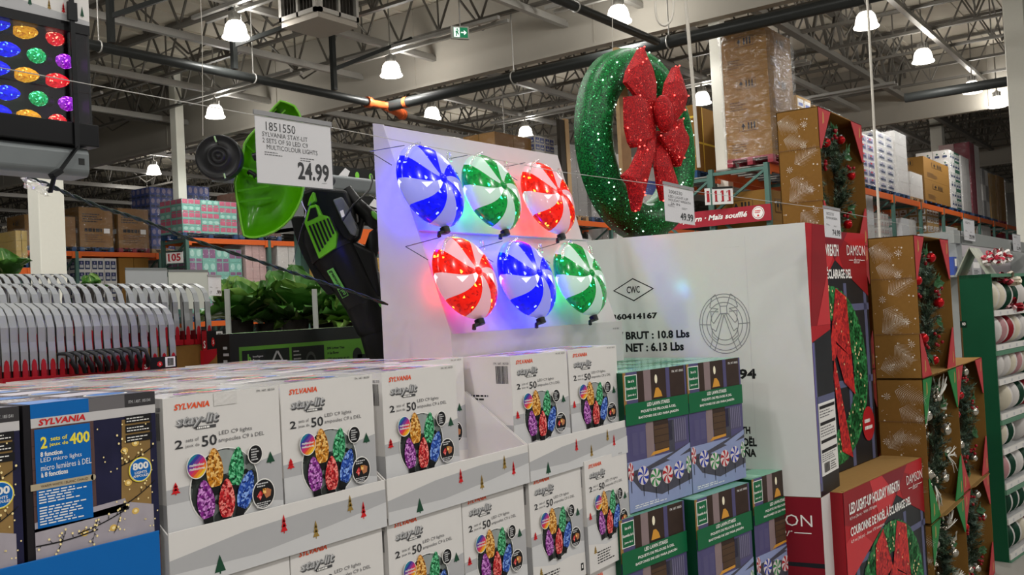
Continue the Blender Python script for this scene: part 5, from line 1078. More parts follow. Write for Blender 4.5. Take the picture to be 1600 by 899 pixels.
def make_garland(p, z, label, kind, seed, ang=0):
    r = random.Random(seed); rt = root('evergreen_swag', (p[0], p[1], z), label, 'evergreen swag', 'evergreen swags in the window boxes', ang); rt.location = (p[0], p[1], z)
    cx, cz, RR = .34, .32, .22
    b = MB()
    b.torus((cx, .10, cz), RR, .016, (0, 1, 0), TWIG, 28, 6)
    for i in range(210):
        t = 2*math.pi*i/210+r.uniform(-.05, .05); base = V(cx+RR*math.cos(t), .095, cz+RR*math.sin(t)); out = r.uniform(-1, 1)
        d = V(math.cos(t)*out-math.sin(t)*r.uniform(.3, .9), r.uniform(-1.0, .15), math.sin(t)*out+math.cos(t)*r.uniform(.3, .9)).normalized(); L = r.uniform(.06, .105); mm = NEED if r.random() < .6 else NEED2
        tip = base+d*L; side = d.orthogonal().normalized(); s2 = d.cross(side); vs, fs = [], []
        for q in range(15):
            tt = q/15; c0 = base+d*(L*tt)
            for w_ in range(3):
                a = r.uniform(0, 6.28); e = (side*math.cos(a)+s2*math.sin(a)); nl = .034*(1-.4*tt); k = len(vs); wd = e.cross(d)*.0019
                vs += [c0-wd, c0+wd, c0+e*nl+d*nl*.8]; fs.append([k, k+1, k+2])
        b.add(vs, fs, mm)
    clampb(b); b.build('foliage', rt, local=True)
    def on(t, out=0.0, y=.04): return V(cx+(RR+out)*math.cos(t), y, cz+(RR+out)*math.sin(t))
    nb = 5
    for k in range(nb):
        t = 2*math.pi*(k+r.uniform(-.2, .2))/nb; g = MB(); m = BAUR if (kind == 'red' or k % 3 == 2) and kind != 'silver' else BAUS; rad_ = r.uniform(.020, .027); c = on(t, r.uniform(-.02, .05), .015+rad_*.6); c.y = max(c.y, rad_+.006); g.ball(c, rad_, m, 18, 12); g.lathe([(.008, rad_*.95), (.008, rad_*1.2)], c, (0, 0, 1), SILV, 10); g.build('bauble', rt, local=True)
    for k in range(6):
        t = 2*math.pi*(k+.5+r.uniform(-.2, .2))/6; g = MB()
        for i in range(4):
            a = t+r.uniform(-.8, .8); c = on(t, 0, .045); d = V(math.cos(a), r.uniform(-.35, -.05), math.sin(a)); sd = d.cross(V(0, 1, 0)).normalized(); L = r.uniform(.07, .1); wd = L*.22; mid = c+d*L*.5; up_ = V(0, -.01, 0)
            P = [c, c+d*L*.25+sd*wd*.7, mid+sd*wd+up_, c+d*L*.8+sd*wd*.5, c+d*L, c+d*L*.8-sd*wd*.5, mid-sd*wd+up_, c+d*L*.25-sd*wd*.7]
            g.add([mid]+P, [[0, q+1, (q+1) % 8+1] for q in range(8)], SILL if kind == 'silver' and i % 2 == 0 else LEAFG)
        clampb(g); g.build('leaf_sprig', rt, local=True)
    for k in range(5):
        t = 2*math.pi*(k+.25)/5; g = MB()
        for i in range(6): c = on(t+r.uniform(-.14, .14), r.uniform(-.03, .03), r.uniform(.015, .04)); g.ball(c, .0085, BERR if kind != 'silver' else BAUS, 8, 6)
        g.build('berry_cluster', rt, local=True)
    if kind == 'silver':
        for k in range(4):
            t = 2*math.pi*(k+.7)/4; g = MB(); c = on(t, 0, .03)
            for i in range(5):
                a = t+r.uniform(-.9, .9); d = V(math.cos(a), -.2, math.sin(a))*r.uniform(.09, .13); g.tube([c, c+d*.5+V(0, -.006, .006), c+d], [.0035, .003, .0015], CANB, 5); g.tube([c+d*.5, c+d*.75+V(.014, 0, .014)], .002, CANB, 5)
            clampb(g); g.build('frosted_twig', rt, local=True)
    return rt
def clampb(b):
    b.v = [(min(max(v[0], .012), KW-.012), min(max(v[1], -.025), KD-.012), min(max(v[2], .012), KH-.012)) for v in b.v]
kA = (4.473, 1.034); kB = (4.473+KW+.015, 1.04); k1 = (4.442, 1.414)
zk = [0.0, .566, 1.208, 1.850]
kbox('red', kA, zk[2], 'kraft window box with red corners, top one right of the red wreath cartons', ('evergreen swag with red baubles in the top box right of the red wreath cartons', 'red'), 11)
kbox('green', kA, zk[1], 'kraft window box with green corners, second layer, behind the lower red carton', ('evergreen swag with silver leaves and frosted twigs in the green-cornered second box', 'silver'), 12)
kbox('green', kA, zk[0], 'kraft window box with green corners, lowest in the stack at the right', ('evergreen swag with silver balls in the lowest green-cornered box', 'silver'), 13, sz=.875)
kbox('red', kB, zk[1], 'kraft window box with red corners between the green-cornered boxes and the ribbon cabinet', ('evergreen swag with red and gold balls beside the green ribbon cabinet', 'mixed'), 14)
kbox('red', kB, zk[0], 'kraft window box with red corners, lower one beside the ribbon cabinet', ('evergreen swag in the lower red-cornered box beside the ribbon cabinet', 'mixed'), 15, sz=.875)
kbox('red', k1, zk[3]-.006, 'topmost kraft window box, high above the red carton and the price sign', ('evergreen swag with holly and red balls in the topmost window box', 'red'), 16)
for k, z in enumerate(zk[:3]): kbox('red', k1, z-.002*k, 'kraft window box hidden behind the red wreath cartons, layer %s' % ORD[k], sz=.875 if k == 0 else 1)
# ================================================================== ribbon cabinets
CABG = mat('cabinet_green', '#0d4a30', .45, var=.05); CABE = mat('cabinet_edge', '#4f7a62', .4, var=.04); CABI = mat('cabinet_inside', '#a9aaa9', .6, var=.04); RW = mat('ribbon_white', '#cfcac6', .35, var=.08); RG = mat('ribbon_green', '#123c2a', .35, var=.08); RP = mat('ribbon_pink', '#b98a8c', .35, var=.1); RC = mat('ribbon_cream', '#d6cdb8', .3, var=.08); RRD = mat('ribbon_red', '#8f1d28', .35, var=.08); LIPW = mat('label_strip_white', '#d2cfca', .4, var=.03)
gp = at(1548, 428, 5.55); gx, gy = gp.x, gp.y
sd = onX(1493, 425, gx).y-gy
spoolm = {}
def make_spool(c):
    r = root('ribbon_spool', (0, 0, 0), 'x', 'ribbon spool'); Rr = .094
    b = MB(); b.lathe([(Rr*.93, -.011), (Rr*.93, .011)], (0, 0, 0), (1, 0, 0), c, 26); b.build('ribbon_roll', r, local=True)
    for s in (-1, 1): b = MB(); b.lathe([(.018, s*.012), (Rr, s*.012), (Rr, s*.015), (.018, s*.015)], (0, 0, 0), (1, 0, 0), RW if s > 0 else c, 26, cap=False); b.build('flange', r, local=True)
    return r
first_sp = {}
def spool(x, y, z, c, label, grp):
    if c.name not in first_sp: o = make_spool(c); first_sp[c.name] = o; o['label'] = label; o.location = (x, y, z)
    else: o = dup(first_sp[c.name], label, (x, y, z))
    o.rotation_euler = (0, 0, rad(-8)); o['group'] = grp; return o
CABA = rad(-8)
def cabinet(x0, y0, label, ztop, tiers, nw, sidez, word=False, grp='ribbons'):
    rt = root('ribbon_cabinet', (x0, y0, 0), label, 'ribbon cabinet', ang=CABA); w = nw; dep = sd
    b = MB(); b.box((x0, y0, 0), (x0+.012, y0+dep, ztop), CABG); f = Face(b, (x0, y0+dep, 0), (0, -dep, 0), (0, 0, ztop)); f.e = .0008
    if word: f.rect(.0, .815, .20, .838, mat('cabinet_plate', '#0a2b1e', .4), 1); f.text('ISLAND', -.18, .823, .19, .834, WINK, 2, .03) if False else f.text('ND', .07, .823, .17, .833, WINK, 2, .03)
    b.build('side_panel', rt)
    b = MB(); b.box((x0+w-.012, y0, 0), (x0+w, y0+dep, ztop), CABG); b.build('side_panel', rt)
    b = MB(); b.box((x0, y0+dep-.01, 0), (x0+w, y0+dep, ztop), KRAFTD); b.build('back_panel', rt); b = MB(); b.box((x0, y0-.004, ztop-.02), (x0+w, y0+dep, ztop), CABE); b.build('top_panel', rt)
    k = 0; th = (ztop-.06)/tiers
    for t in range(tiers):
        z = ztop-.035-th*(t+1)
        b = MB(); b.box((x0+.012, y0, z), (x0+w-.012, y0+dep-.01, z+.012), CABI); b.build('shelf', rt)
        b = MB(); b.box((x0+.01, y0-.008, z-.012), (x0+w-.01, y0, z+.022), LIPW if t % 2 < 2 else CABE); 
        f = Face(b, (x0+.01, y0-.008, z-.012), (w-.02, 0, 0), (0, 0, .034)); [f.rect(.12+i*.2, .2, .16+i*.2, .7, SNOWG, 1) for i in range(4)]
        b.build('label_strip', rt)
        if t % 2 == 1: b = MB(); b.box((x0, y0-.012, z-.04), (x0+w, y0, z-.014), CABE); b.build('tier_edge', rt)
        n = 5
        for i in range(n): 
            b = MB(); xx = x0+.02+(w-.04)*i/n; b.box((xx, y0+.10, z+.012), (xx+.004, y0+dep-.02, z+th-.03), CABI); b.build('divider', rt)
        for i in range(n):
            xx = x0+.03+(w-.06)*(i+.5)/n; r_ = random.Random(t*17+i*5+int(x0*100)); c = r_.choice((RW, RG, RP, RC, RG, RW, RRD, RC))
            if (t*5+i*3) % 11 == 4: continue
            sx_, sy_ = xx-x0, .085; spool(x0+sx_*math.cos(CABA)-sy_*math.sin(CABA), y0+sx_*math.sin(CABA)+sy_*math.cos(CABA), z+.012+.095, c, 'spool of %s, %s slot on the %s shelf of the %s' % ({'ribbon_white': 'white ribbon', 'ribbon_green': 'dark green ribbon', 'ribbon_pink': 'pink ribbon', 'ribbon_cream': 'cream ribbon', 'ribbon_red': 'red ribbon'}[c.name], ORD[i], ORD[t], 'near ribbon cabinet' if x0 < gx+.1 else 'far ribbon cabinet'), 'ribbon spools in the green cabinets')
    return rt
cabinet(gx, gy, 'tall green cardboard cabinet of ribbon spools with its plain side facing the viewer', gp.z, 8, .68, 0, True)
cabinet(gx+.69, gy-.10, 'second green ribbon cabinet cut by the right edge of the picture', 1.24, 6, .55, 0)
# tent card and gift bows on top of the cabinet
rt = root('tent_card', (gx+.05, gy+.05, gp.z), 'folded tent card with pale leaf print standing on the green ribbon cabinet', 'card')
TC = mat('tent_card_print', '#a9ad9f', .5, var=.35, scale=26); q0 = onX(1543, 425, gx+.02); hh = .165
b = MB(); b.prism([(gx+.03, gy+.20, gp.z), (gx+.03, gy+.115, gp.z+hh), (gx+.03, gy+.11, gp.z+hh), (gx+.03, gy+.19, gp.z)], (.30, 0, 0), TC); b.build('rear_flap', rt)
b = MB(); b.prism([(gx+.03, gy+.03, gp.z), (gx+.03, gy+.115, gp.z+hh), (gx+.03, gy+.11, gp.z+hh), (gx+.03, gy+.02, gp.z)], (.30, 0, 0), TC); b.build('front_flap', rt)
def gift_bow(c, R, m1, m2, label):
    rt = root('gift_bow', c, label, 'gift bow', 'gift bows by the ribbon cabinets'); b = MB(); r = random.Random(int(R*1000))
    for k in range(22):
        a = r.uniform(0, 6.28); e = r.uniform(-.3, 1.2); d = V(math.cos(a)*math.cos(e), math.sin(a)*math.cos(e), math.sin(e)); s_ = d.orthogonal().normalized(); n_ = d.cross(s_)
        P = []
        for q in range(9): t = q/8*math.pi*2; P.append(Vector(c)+d*(R*.5*(1-math.cos(t)))+n_*(R*.22*math.sin(t)))
        vs = [p-s_*R*.13 for p in P]+[p+s_*R*.13 for p in P]; b.add(vs, [[i, i+1, i+10, i+9] for i in range(8)], m1 if k % 2 else m2)
    b.build('ribbon_loops', rt); b = MB(); b.ball(c, R*.2, m2, 8, 6); b.build('knot', rt)
gift_bow((gx+.14, gy-.0, gp.z+.075), .075, mat('stripe_red', '#b8384a', .35), RW, 'striped red and white gift bow in front of the tent card')
gift_bow((gx+.27, gy-.02, gp.z+.09), .075, RRD, RW, 'dark red and white gift bow right of the striped one')
gift_bow((gx+.36, gy-.03, gp.z-.06), .08, RC, mat('stripe_red'), 'cream gift bow at the right edge beside the cabinet top')
gift_bow((gx+.40, gy-.03, gp.z-.22), .08, RRD, RP, 'dark red gift bow below the cream one at the right edge')
# grey counter shelf and things behind the cabinet
rt = root('shop_shelf', (7.2, onY(1500, 375, 1.9).y, 0), 'grey shelf rail with price tags behind the ribbon cabinet', 'shelf')
yS = 2.05; xa, xb = onY(1490, 384, yS).x, onY(1600, 384, yS).x; zt = onY(1540, 368, yS).z; zb = onY(1540, 386, yS).z; SHG = mat('shelf_grey', '#8f9290', .45, var=.04); SHW = mat('shelf_back', '#c4bcc0', .6, var=.05)
b = MB(); b.box((xa+.05, yS, zb), (xb+1.5, yS+.05, zt), SHG); b.build('shelf_rail', rt)
b = MB(); b.box((xa+.4, yS+.4, 0), (xb+1.5, yS+.43, zt), SHW); b.build('back_panel', rt)
z2 = onY(1510, 430, yS).z; b = MB(); b.box((xa-.05, yS, z2-.02), (xb+1.5, yS+.4, z2), SHG); b.build('lower_shelf', rt)
for k in range(2): b = MB(); x = (xa+.36, xb+1.45)[k]; b.box((x, yS, 0), (x+.04, yS+.4, zt), SHG); b.build('side_post', rt)
for px0, px1, py0, py1, lb_, m in ((1491, 1502, 400, 428, 'blue bottles on the lower shelf behind the ribbon cabinet', BLUP), (1505, 1517, 396, 424, 'clear boxes on the lower shelf behind the ribbon cabinet', SILW), (1519, 1532, 402, 424, 'grey boxes on the lower shelf behind the ribbon cabinet', SNOWG)):
    a = onY(px0, py1, yS+.05); c = onY(px1, py0, yS+.05); r2 = root('shelf_box', (a.x, yS+.05, z2), lb_, 'box'); b = MB(); b.box((a.x, yS+.05, z2), (c.x, yS+.25, z2+c.z-a.z), m); f = Face(b, (a.x, yS+.05, z2), (c.x-a.x, 0, 0), (0, 0, c.z-a.z)); f.rect(.15, .5, .85, .9, WINK, 1); f.lines(.2, .1, .8, .4, 3, INK, 1, 3); b.build('carton_body', r2)
# ================================================================== price signs on a line
SLEEVE = clear('sign_sleeve', gloss=.08, rough=.05)
def price_sign(tl, tr, bl, lines, price, label, y, pr=(.52, .10, .95, .38)):
    a = onY(*tl, y); c = onY(*tr, y); d = onY(*bl, y); U = c-a; Wv = V((d-a).x*0, 0, 1)*(a.z-d.z); o = V(a.x, y, d.z)
    rt = root('price_sign', o, label, 'price sign'); b = MB(); b.prism([o, o+U, o+U+Wv, o+Wv], (0, .0012, 0), PAPER); f = Face(b, o, U, Wv)
    for t, u0, v0, u1, v1, bd in lines: f.text(t, u0, v0, u1, v1, INK, 1, bd)
    f.text(price, *pr, INK, 1, .03, res=3)
    f.lines(.10, .42, .34, .49, 2, GREYINK, 1, 3, .4); f.lines(.56, .39, .78, .46, 2, GREYINK, 1, 5, .4); f.lines(.84, .07, .92, .09, 1, GREYINK, 1, 5, .4)
    sp = b.build('sign_paper', rt)
    b = MB(); b.prism([o-V(.003, .001, .003), o+U+V(.003, -.001, -.003), o+U+Wv+V(.003, -.001, .010), o+Wv+V(-.003, -.001, .010)], (0, -.0006, 0), SLEEVE); cs_ = b.build('clear_sleeve', sp)
    b = MB(); t0 = o+Wv+V(-.003, -.002, .002); b.pbox(t0, U+V(.006, 0, 0), (0, .004, 0), (0, 0, .009), mat('sleeve_rim', '#9b9b9d', .2, .1)); b.build('sleeve_rim', cs_)
    return rt
price_sign((398, 180), (516, 199), (401, 285), [('1851550', .13, .80, .51, .93, 0), ('SYLVANIA STAY-LIT', .08, .705, .67, .775, 0), ('2 SETS OF 50 LED C9', .08, .61, .67, .68, 0), ('MULTICOLOUR LIGHTS', .13, .515, .80, .585, 0)], '24.99', 'large white price sign reading 24.99, hanging before the green trimmer guard', 1.47)
price_sign((1037, 289), (1083, 299), (1040, 345), [('2006230', .15, .80, .6, .9, 0), ('LED LIGHT-UP', .13, .68, .8, .75, 0), ('HOLIDAY WREATH', .13, .58, .88, .65, 0), ('36 IN', .2, .48, .5, .55, 0)], '49.99', 'white price sign reading 49.99 in front of the green wreath', 1.32, (.5, .08, .95, .30))
price_sign((1287, 326), (1312, 331), (1289, 370), [('1822733', .15, .80, .6, .9, 0), ('EVERGREEN', .13, .66, .8, .74, 0)], '74.99', 'small white price sign reading 74.99 below the topmost window box', 1.05, (.45, .08, .95, .30))
price_sign((1505, 342), (1522, 346), (1506, 375), [('1822710', .15, .80, .6, .9, 0)], '39.99', 'small white price tag hanging from the grey shelf rail', yS-.03, (.45, .08, .95, .30))
price_sign((1582, 366), (1594, 369), (1583, 392), [('1822711', .15, .80, .6, .9, 0)], '12.99', 'small white price tag near the right edge on the grey shelf rail', yS-.03, (.45, .08, .95, .30))
LINEM = mat('fishing_line', '#b9b7b2', .2)
def line_obj(pts, label, r=.0009, m=LINEM): b = MB(); b.tube(pts, r, m, 5); return tag(b.build('fishing_line', origin=pts[0]), label, 'line')
line_obj([onY(-60, 95, 1.47), onY(0, 106, 1.47), onY(398, 180, 1.47), onY(516, 199, 1.47), onY(870, 268, 1.47)], 'thin line carrying the 24.99 sign, running from the left edge to the candy board')
line_obj([onY(870, 268, 1.40), onY(1037, 290, 1.32), onY(1083, 299, 1.32), onY(1287, 326, 1.05), onY(1312, 331, 1.05), onY(1520, 372, .98)], 'thin line carrying the 49.99 and 74.99 signs')
# ================================================================== bulb display at the upper left
YD = 1.5; 
def dp(px, py): return onY(px, py, YD)
xr = dp(141, 120).x; zt_, zb_ = 2.30, dp(141, 200).z; zh0 = dp(107, 35).z
DISB = mat('display_black', '#121214', .35, var=.1); xl = .42
rt = root('bulb_display', (xl, YD, zb_-.03), 'black lit display case of coloured bulbs behind clear plastic at the upper left', 'display case')
b = MB(); b.box((xl, YD+.06, zb_), (xr, YD+.066, zt_), DISB); b.build('back_board', rt)
for nm, x in (('a', xl), ('b', xr-.004)): b = MB(); b.box((x, YD, zb_), (x+.004, YD+.06, zt_), DISB); b.build('side_panel', rt)
b = MB(); b.box((xl, YD-.010, zb_-.034), (xr+.006, YD+.07, zb_+.004), DISB); b.build('bottom_frame', rt, bevel=.002)
b = MB(); b.box((xl, YD-.004, zh0-.016), (xr, YD+.06, zh0), DISB); b.build('header_rail', rt)
b = MB(); b.box((xl, YD-.004, zh0), (xr, YD+.0, zh0+.14), WHITE); f = Face(b, (xl, YD-.004, zh0), (xr-xl, 0, 0), (0, 0, .14)); f.poly([(0, .05), (.5, .22), (1, .05), (1, 0), (0, 0)], SNOWG, 1)
for px, m in ((9, REDINK), (45, PINE), (75, GOLD), (97, REDINK), (126, PINE)): u = (dp(px, 20).x-xl)/(xr-xl); f.tree(u, .10, .12, .014, m, 2, 1 if m is PINE else 3)
f.text('ITM. / ART. 1851550', .88, .36, .985, .44, GREYINK, 2); b.build('header_card', rt)
b = MB(); b.box((xl, YD-.002, zb_+.004), (xr, YD, zh0-.016), clear('display_pane', gloss=.07, rough=.03)); b.build('clear_pane', rt)
BC = dict(y=('#b86f00', '#f0a81e', '#ffd060'), r=('#b00010', '#ff1a2a', '#ffb090'), b=('#0008b0', '#0a18ff', '#6fb0ff'), g=('#00703a', '#10b866', '#70ffc0'), p=('#5a0090', '#a018e0', '#e080ff'))
BM = {k: facet('display_bulb_'+k, v[0], v[1], v[1], 420, .25, emis=.85, spark=1.5, sparkcol=v[2], thr=.9, bump=.3) for k, v in BC.items()}
NMB = dict(y='amber', r='red', b='blue', g='green', p='purple')
bl_l = [(38, 49, 'y', 1), (86, 60, 'r', -1), (10, 77, 'b', 1), (57, 87, 'g', -1), (101, 96, 'p', -1), (40, 117, 'y', 1), (88, 126, 'r', 1), (10, 145, 'b', 1), (60, 154, 'g', -1), (105, 162, 'p', -1), (43, 183, 'y', 1), (90, 190, 'r', -1), (-6, 36, 'b', 1), (-6, 106, 'b', 1), (-4, 175, 'b', 1), (-25, 62, 'g', -1), (-22, 130, 'g', -1)]
def bulb(c, m, label, s=1):
    r = root('light_bulb', c, label, 'light bulb', 'coloured bulbs in the display case'); b = MB(); ax = V(s, -.55, -.05).normalized(); R0 = .0125
    b.lathe([(.0001, -.020), (R0*.45, -.0175), (R0*.8, -.011), (R0, -.002), (R0*.93, .006), (R0*.62, .0145), (R0*.3, .019), (.0001, .0205)], c, ax, m, 20, cap=False); b.build('glass_envelope', r)
    b = MB(); b.lathe([(R0*.72, -.030), (R0*.75, -.016)], c, ax, DISB, 14); b.tube([Vector(c)-ax*.028, V(c[0]-ax.x*.03, YD+.06, c[2])], .005, DISB, 8); b.build('socket', r)
    return r
for k, (px, py, c, s) in enumerate(bl_l):
    P = onY(px, py, YD+.028); row = 1+sum(1 for q in bl_l[:12] if q[2] == c and q[1] < py)
    lab = '%s bulb in the black display case, %s %s one from the top' % (NMB[c], ORD[max(0, row-1)], NMB[c]) if k < 12 else '%s bulb at the left picture edge, %s down' % (NMB[c], ORD[k-12])
    bulb(P, BM[c], lab, s)
ld = D.lights.new('display_glow', 'POINT'); ld.energy = .12; ld.color = (.6, .3, 1); ld.shadow_soft_size = .03
# strap with its tail
b = MB(); sx = dp(109, 100).x; b.box((sx-.004, YD-.014, zb_-.04), (sx+.004, YD-.0112, 2.25), BLACKP); b.box((sx-.008, YD-.016, zh0+.0), (sx+.008, YD-.011, zh0+.03), BLACKP)
zb2 = zb_-.085; b.bar((sx, YD-.0126, zb_-.038), (sx-.035, YD-.02, zb2+.004), .008, BLACKP, t2=.003); b.bar((sx-.035, YD-.02, zb2+.004), (sx-.050, YD-.022, zb2-.006), .014, BLACKP, t2=.008); b.bar((sx-.046, YD-.024, zb2-.004), (sx-.058, YD-.03, zb2-.034), .007, BLACKP, t2=.003)
tag(b.build('zip_tie', origin=(sx, YD, zb_)), 'long black zip tie strapped over the bulb display, its tail pointing down', 'zip tie')
# grey steel bar under it
def chan(p0_, p1_, y, dep, label, holes):
    rt = root('display_rail', (p0_[0], y, p1_[2]), label, 'rail'); b = MB(); x0, x1, z0, z1 = p0_[0], p1_[0], p1_[2], p0_[2]
    GR = mat('rail_grey', '#74797a', .4, .3, var=.06); b.prism([(x0, y+.006, z0), (x0, y, z0+.008), (x0, y, z1-.008), (x0, y+.006, z1), (x0, y+dep, z1), (x0, y+dep, z0)], (x1-x0, 0, 0), GR); b.build('steel_channel', rt, bevel=.003)
    b = MB(); 
    for hx in holes: b.box((hx-.006, y-.0008, z0+.4*(z1-z0)), (hx+.004, y+.0002, z0+.62*(z1-z0)), mat('slot_dark', '#2a2b2b', .6))
    b.build('slot', rt)
    return rt
a = onY(0, 222, YD-.004); c = onY(136, 258, YD-.004)
chan((.40, 0, zb_-.036), (dp(137, 250).x, 0, zb_-.084), YD-.004, .06, 'grey steel rail end under the bulb display', [dp(126, 245).x])
y2 = 2.35; a = onY(470, 272, y2); c = onY(596, 305, y2)
chan((a.x-.3, 0, onY(560, 277, y2).z), (c.x+.35, 0, onY(560, 301, y2).z), y2, .06, 'grey steel display rail behind the price sign, leaf blower hanging under it', [])
for px in (632,): p = onY(px, 290, y2); rt = root('rail_upright', (p.x, y2+.07, 0), 'steel upright holding the grey display rail, ' + ('behind the green guard' if px < 500 else 'behind the candy board'), 'upright'); b = MB(); b.box((p.x-.02, y2+.062, 0), (p.x+.02, y2+.1, onY(560, 277, y2).z), STEEL); b.build('post', rt); b = MB(); b.box((p.x-.15, y2+.0, 0), (p.x+.15, y2+.3, .02), STEEL); b.build('foot', rt)
# twisted light cable with its plastic tag
CAB = mat('cable_green', '#12241c', .4, var=.2); path = [(-30, 250, 1.75), (0, 259, 1.8), (30, 272, 1.86), (75, 289, 1.95), (110, 305, 2.02), (160, 325, 2.1), (200, 337, 2.16), (240, 351, 2.22), (290, 371, 2.3), (340, 388, 2.36), (400, 407, 2.44), (450, 424, 2.5), (500, 440, 2.56), (550, 456, 2.62), (605, 476, 2.68)]
pts = [at(*p) for p in path]; fine = []
for p, q in zip(pts, pts[1:]):
    for t in range(8): fine.append(p+(q-p)*(t/8))
fine.append(pts[-1])
rt = root('light_cable', pts[0], 'twisted dark green light cable drooping from the left edge to the candy board', 'cable')
for ph in (0, math.pi):
    b = MB(); b.tube([p+V(0, .0028*math.cos(i*.9+ph), .0028*math.sin(i*.9+ph)) for i, p in enumerate(fine)], .0026, CAB, 6); b.build('cable_strand', rt)
b = MB(); p = at(36, 280, 1.86); q = at(76, 297, 1.93); r_ = random.Random(2); vs = []
for i in range(9):
    t = i/8; c = p+(q-p)*t
    for j in range(4): vs.append(c+V(r_.uniform(-.004, .004), r_.uniform(-.006, .006), .008-.0075*j+r_.uniform(-.003, .003)))
b.add(vs, [[i*4+j, (i+1)*4+j, (i+1)*4+j+1, i*4+j+1] for i in range(8) for j in range(3)], clear('tag_film', gloss=.35, rough=.15, bump=.5, streak=.6)); tg = b.build('plastic_tag', rt)
b = MB(); p = at(18, 254, 1.83); b.pbox(p, RT*.02-UP*.006, FW*.002, -UP*.018, mat('grey_tag', '#77757a', .3)); b.build('grey_label', rt)
b = MB(); b.ball(at(75, 297, 1.93), .0035, BLACKP, 8, 6); b.build('plug_end', rt)
# ================================================================== arched grey tools with red bases
TG = mat('tool_grey', '#8d9091', .4, .1, var=.05); TR = mat('tool_red', '#a11722', .35, var=.06); TRD = mat('tool_red_dark', '#6b0d16', .4, var=.06)
def make_tool(wd=.0205):
    r = root('garden_tool', (0, 0, 0), 'x', 'garden tool'); b = MB()
    pr = [(0, 0.03), (0, .10), (.004, .135), (.004, .19), (.02, .235), (.045, .262), (.10, .285), (.16, .288), (.20, .27), (.215, .22), (.21, .10), (.205, .03)]; th = .004; n = len(pr)
    inn = []
    for i, (y, z) in enumerate(pr):
        a = pr[max(0, i-1)]; c = pr[min(n-1, i+1)]; dy, dz = c[0]-a[0], c[1]-a[1]; L = math.hypot(dy, dz); inn.append((y+dz/L*th, z-dy/L*th))
    for i in range(n-1):
        w0, w1 = wd, wd; P = [(0, *pr[i]), (w0, *pr[i]), (w1, *pr[i+1]), (0, *pr[i+1])]; Q = [(0, *inn[i]), (w0, *inn[i]), (w1, *inn[i+1]), (0, *inn[i+1])]
        b.add(P+Q, [[0, 1, 2, 3], [7, 6, 5, 4], [0, 3, 7, 4], [1, 5, 6, 2]], TG)
    b.build('arched_blade', r, local=True)
    b = MB(); b.prism([(wd*.15, -.003, 0), (wd*.85, -.003, 0), (wd*.85, -.003, .05), (wd*.72, -.003, .066), (wd*.5, -.003, .072), (wd*.28, -.003, .066), (wd*.15, -.003, .05)], (0, .006, 0), TR); b.build('red_tip', r, local=True)
    b = MB(); b.box((-.005, -.008, -.02), (wd+.008, .21, .006), TR); b.box((-.006, .005, .006), (-.001, .2, .05), TRD); b.build('red_base', r, local=True)
    b = MB(); b.box((wd*.1, .014, .012), (wd*.9, .018, .19), mat('gap_dark', '#232425', .5)); b.box((wd*.1, .014, .0), (wd*.9, .10, .012), mat('gap_dark')); b.build('gap_dark_plate', r, local=True)  # dark plate added so the gaps between the blades read dark
    return r
tool0 = make_tool(); tl_n = [0]
def tool(x, y, z, label, grp, sx=1):
    if tl_n[0] == 0: o = tool0; o['label'] = label; o.location = (x, y, z)
    else: o = dup(tool0, label, (x, y, z))
    o['group'] = grp; o.scale = (1, .75, .75); tl_n[0] += 1; return o
yT = 2.66
def row(pxs, py_top, y, nm, grp, rel_):
    out = []
    n = len(pxs)
    for i, px in enumerate(pxs):
        P = onY(px, py_top+.0*(px-140), y+.10)
        o = tool(onY(px, py_top+20, y).x, y, P.z-.216, 'grey arched plastic tool with red base, %s from the right end of the %s row' % (ORD[n-1-i], nm), grp); out.append(o)
    return out
fr = row([1+14.6*i for i in range(19)], 473, yT, 'front', 'front row of arched tools', 0)
mr = row([2+16.8*i for i in range(20)], 443, yT+.36, 'middle', 'middle row of arched tools', 0)
rr_ = row([-2+14.5*i for i in range(9)], 428, yT+.75, 'rear', 'rear row of arched tools', 0)
print('tool z', fr[0].location, fr[-1].location, mr[0].location, mr[-1].location, rr_[-1].location)
zmin = min(o.location.z for o in fr)
rt = root('tool_pallet', (fr[0].location.x, yT, 0), 'pallet base carrying the rows of grey arched tools', 'pallet')
b = MB(); b.box((fr[0].location.x-.3, yT, 0), (mr[-1].location.x+.12, yT+1.05, .14), PALC['wood']); b.build('deck', rt)
b = MB(); b.box((fr[0].location.x-.3, yT-.005, .14), (fr[-1].location.x+.06, yT+.25, zmin-.016), KRAFT); b.build('kraft_core', rt)
for rw, y in ((mr, yT+.36), (rr_, yT+.75)): b = MB(); b.box((rw[0].location.x-.1, y-.005, .14), (rw[-1].location.x+.06, y+.25, min(o.location.z for o in rw)-.016), KRAFT); b.build('kraft_core', rt)
# label cards at the row ends
def card(px0, px1, py0, py1, y, label):
    a = onY(px0, py1, y); c = onY(px1, py0, y); o = V(a.x, y, a.z); U = V(c.x-a.x, 0, 0); Wv = V(0, 0, c.z-a.z); b = MB(); b.prism([o, o+U, o+U+Wv, o+Wv], (0, .003, 0), mat('label_black', '#1b1a1b', .4)); f = Face(b, o, U, Wv); f.e = .0006
    f.rect(0, 0, .22, 1, TR, 1); f.text('S', .06, .1, .15, .5, WINK, 2, .02); f.rect(.66, .1, .95, .95, WINK, 1); f.bars(.72, .2, .9, .85, INK, 2, 3); f.poly([(.42, .3), (.5, .15), (.58, .3), (.56, .55), (.5, .65), (.44, .55)], REDINK, 1); f.text('5', .48, .3, .53, .5, WINK, 2, .02)
    return tag(b.build('label_card', origin=o), label, 'label card')
card(222, 276, 556, 579, yT-.02, 'black and red bar-code card at the right end of the front tool row')
card(316, 349, 516, 548, yT+.335, 'black and red bar-code card at the right end of the middle tool row')
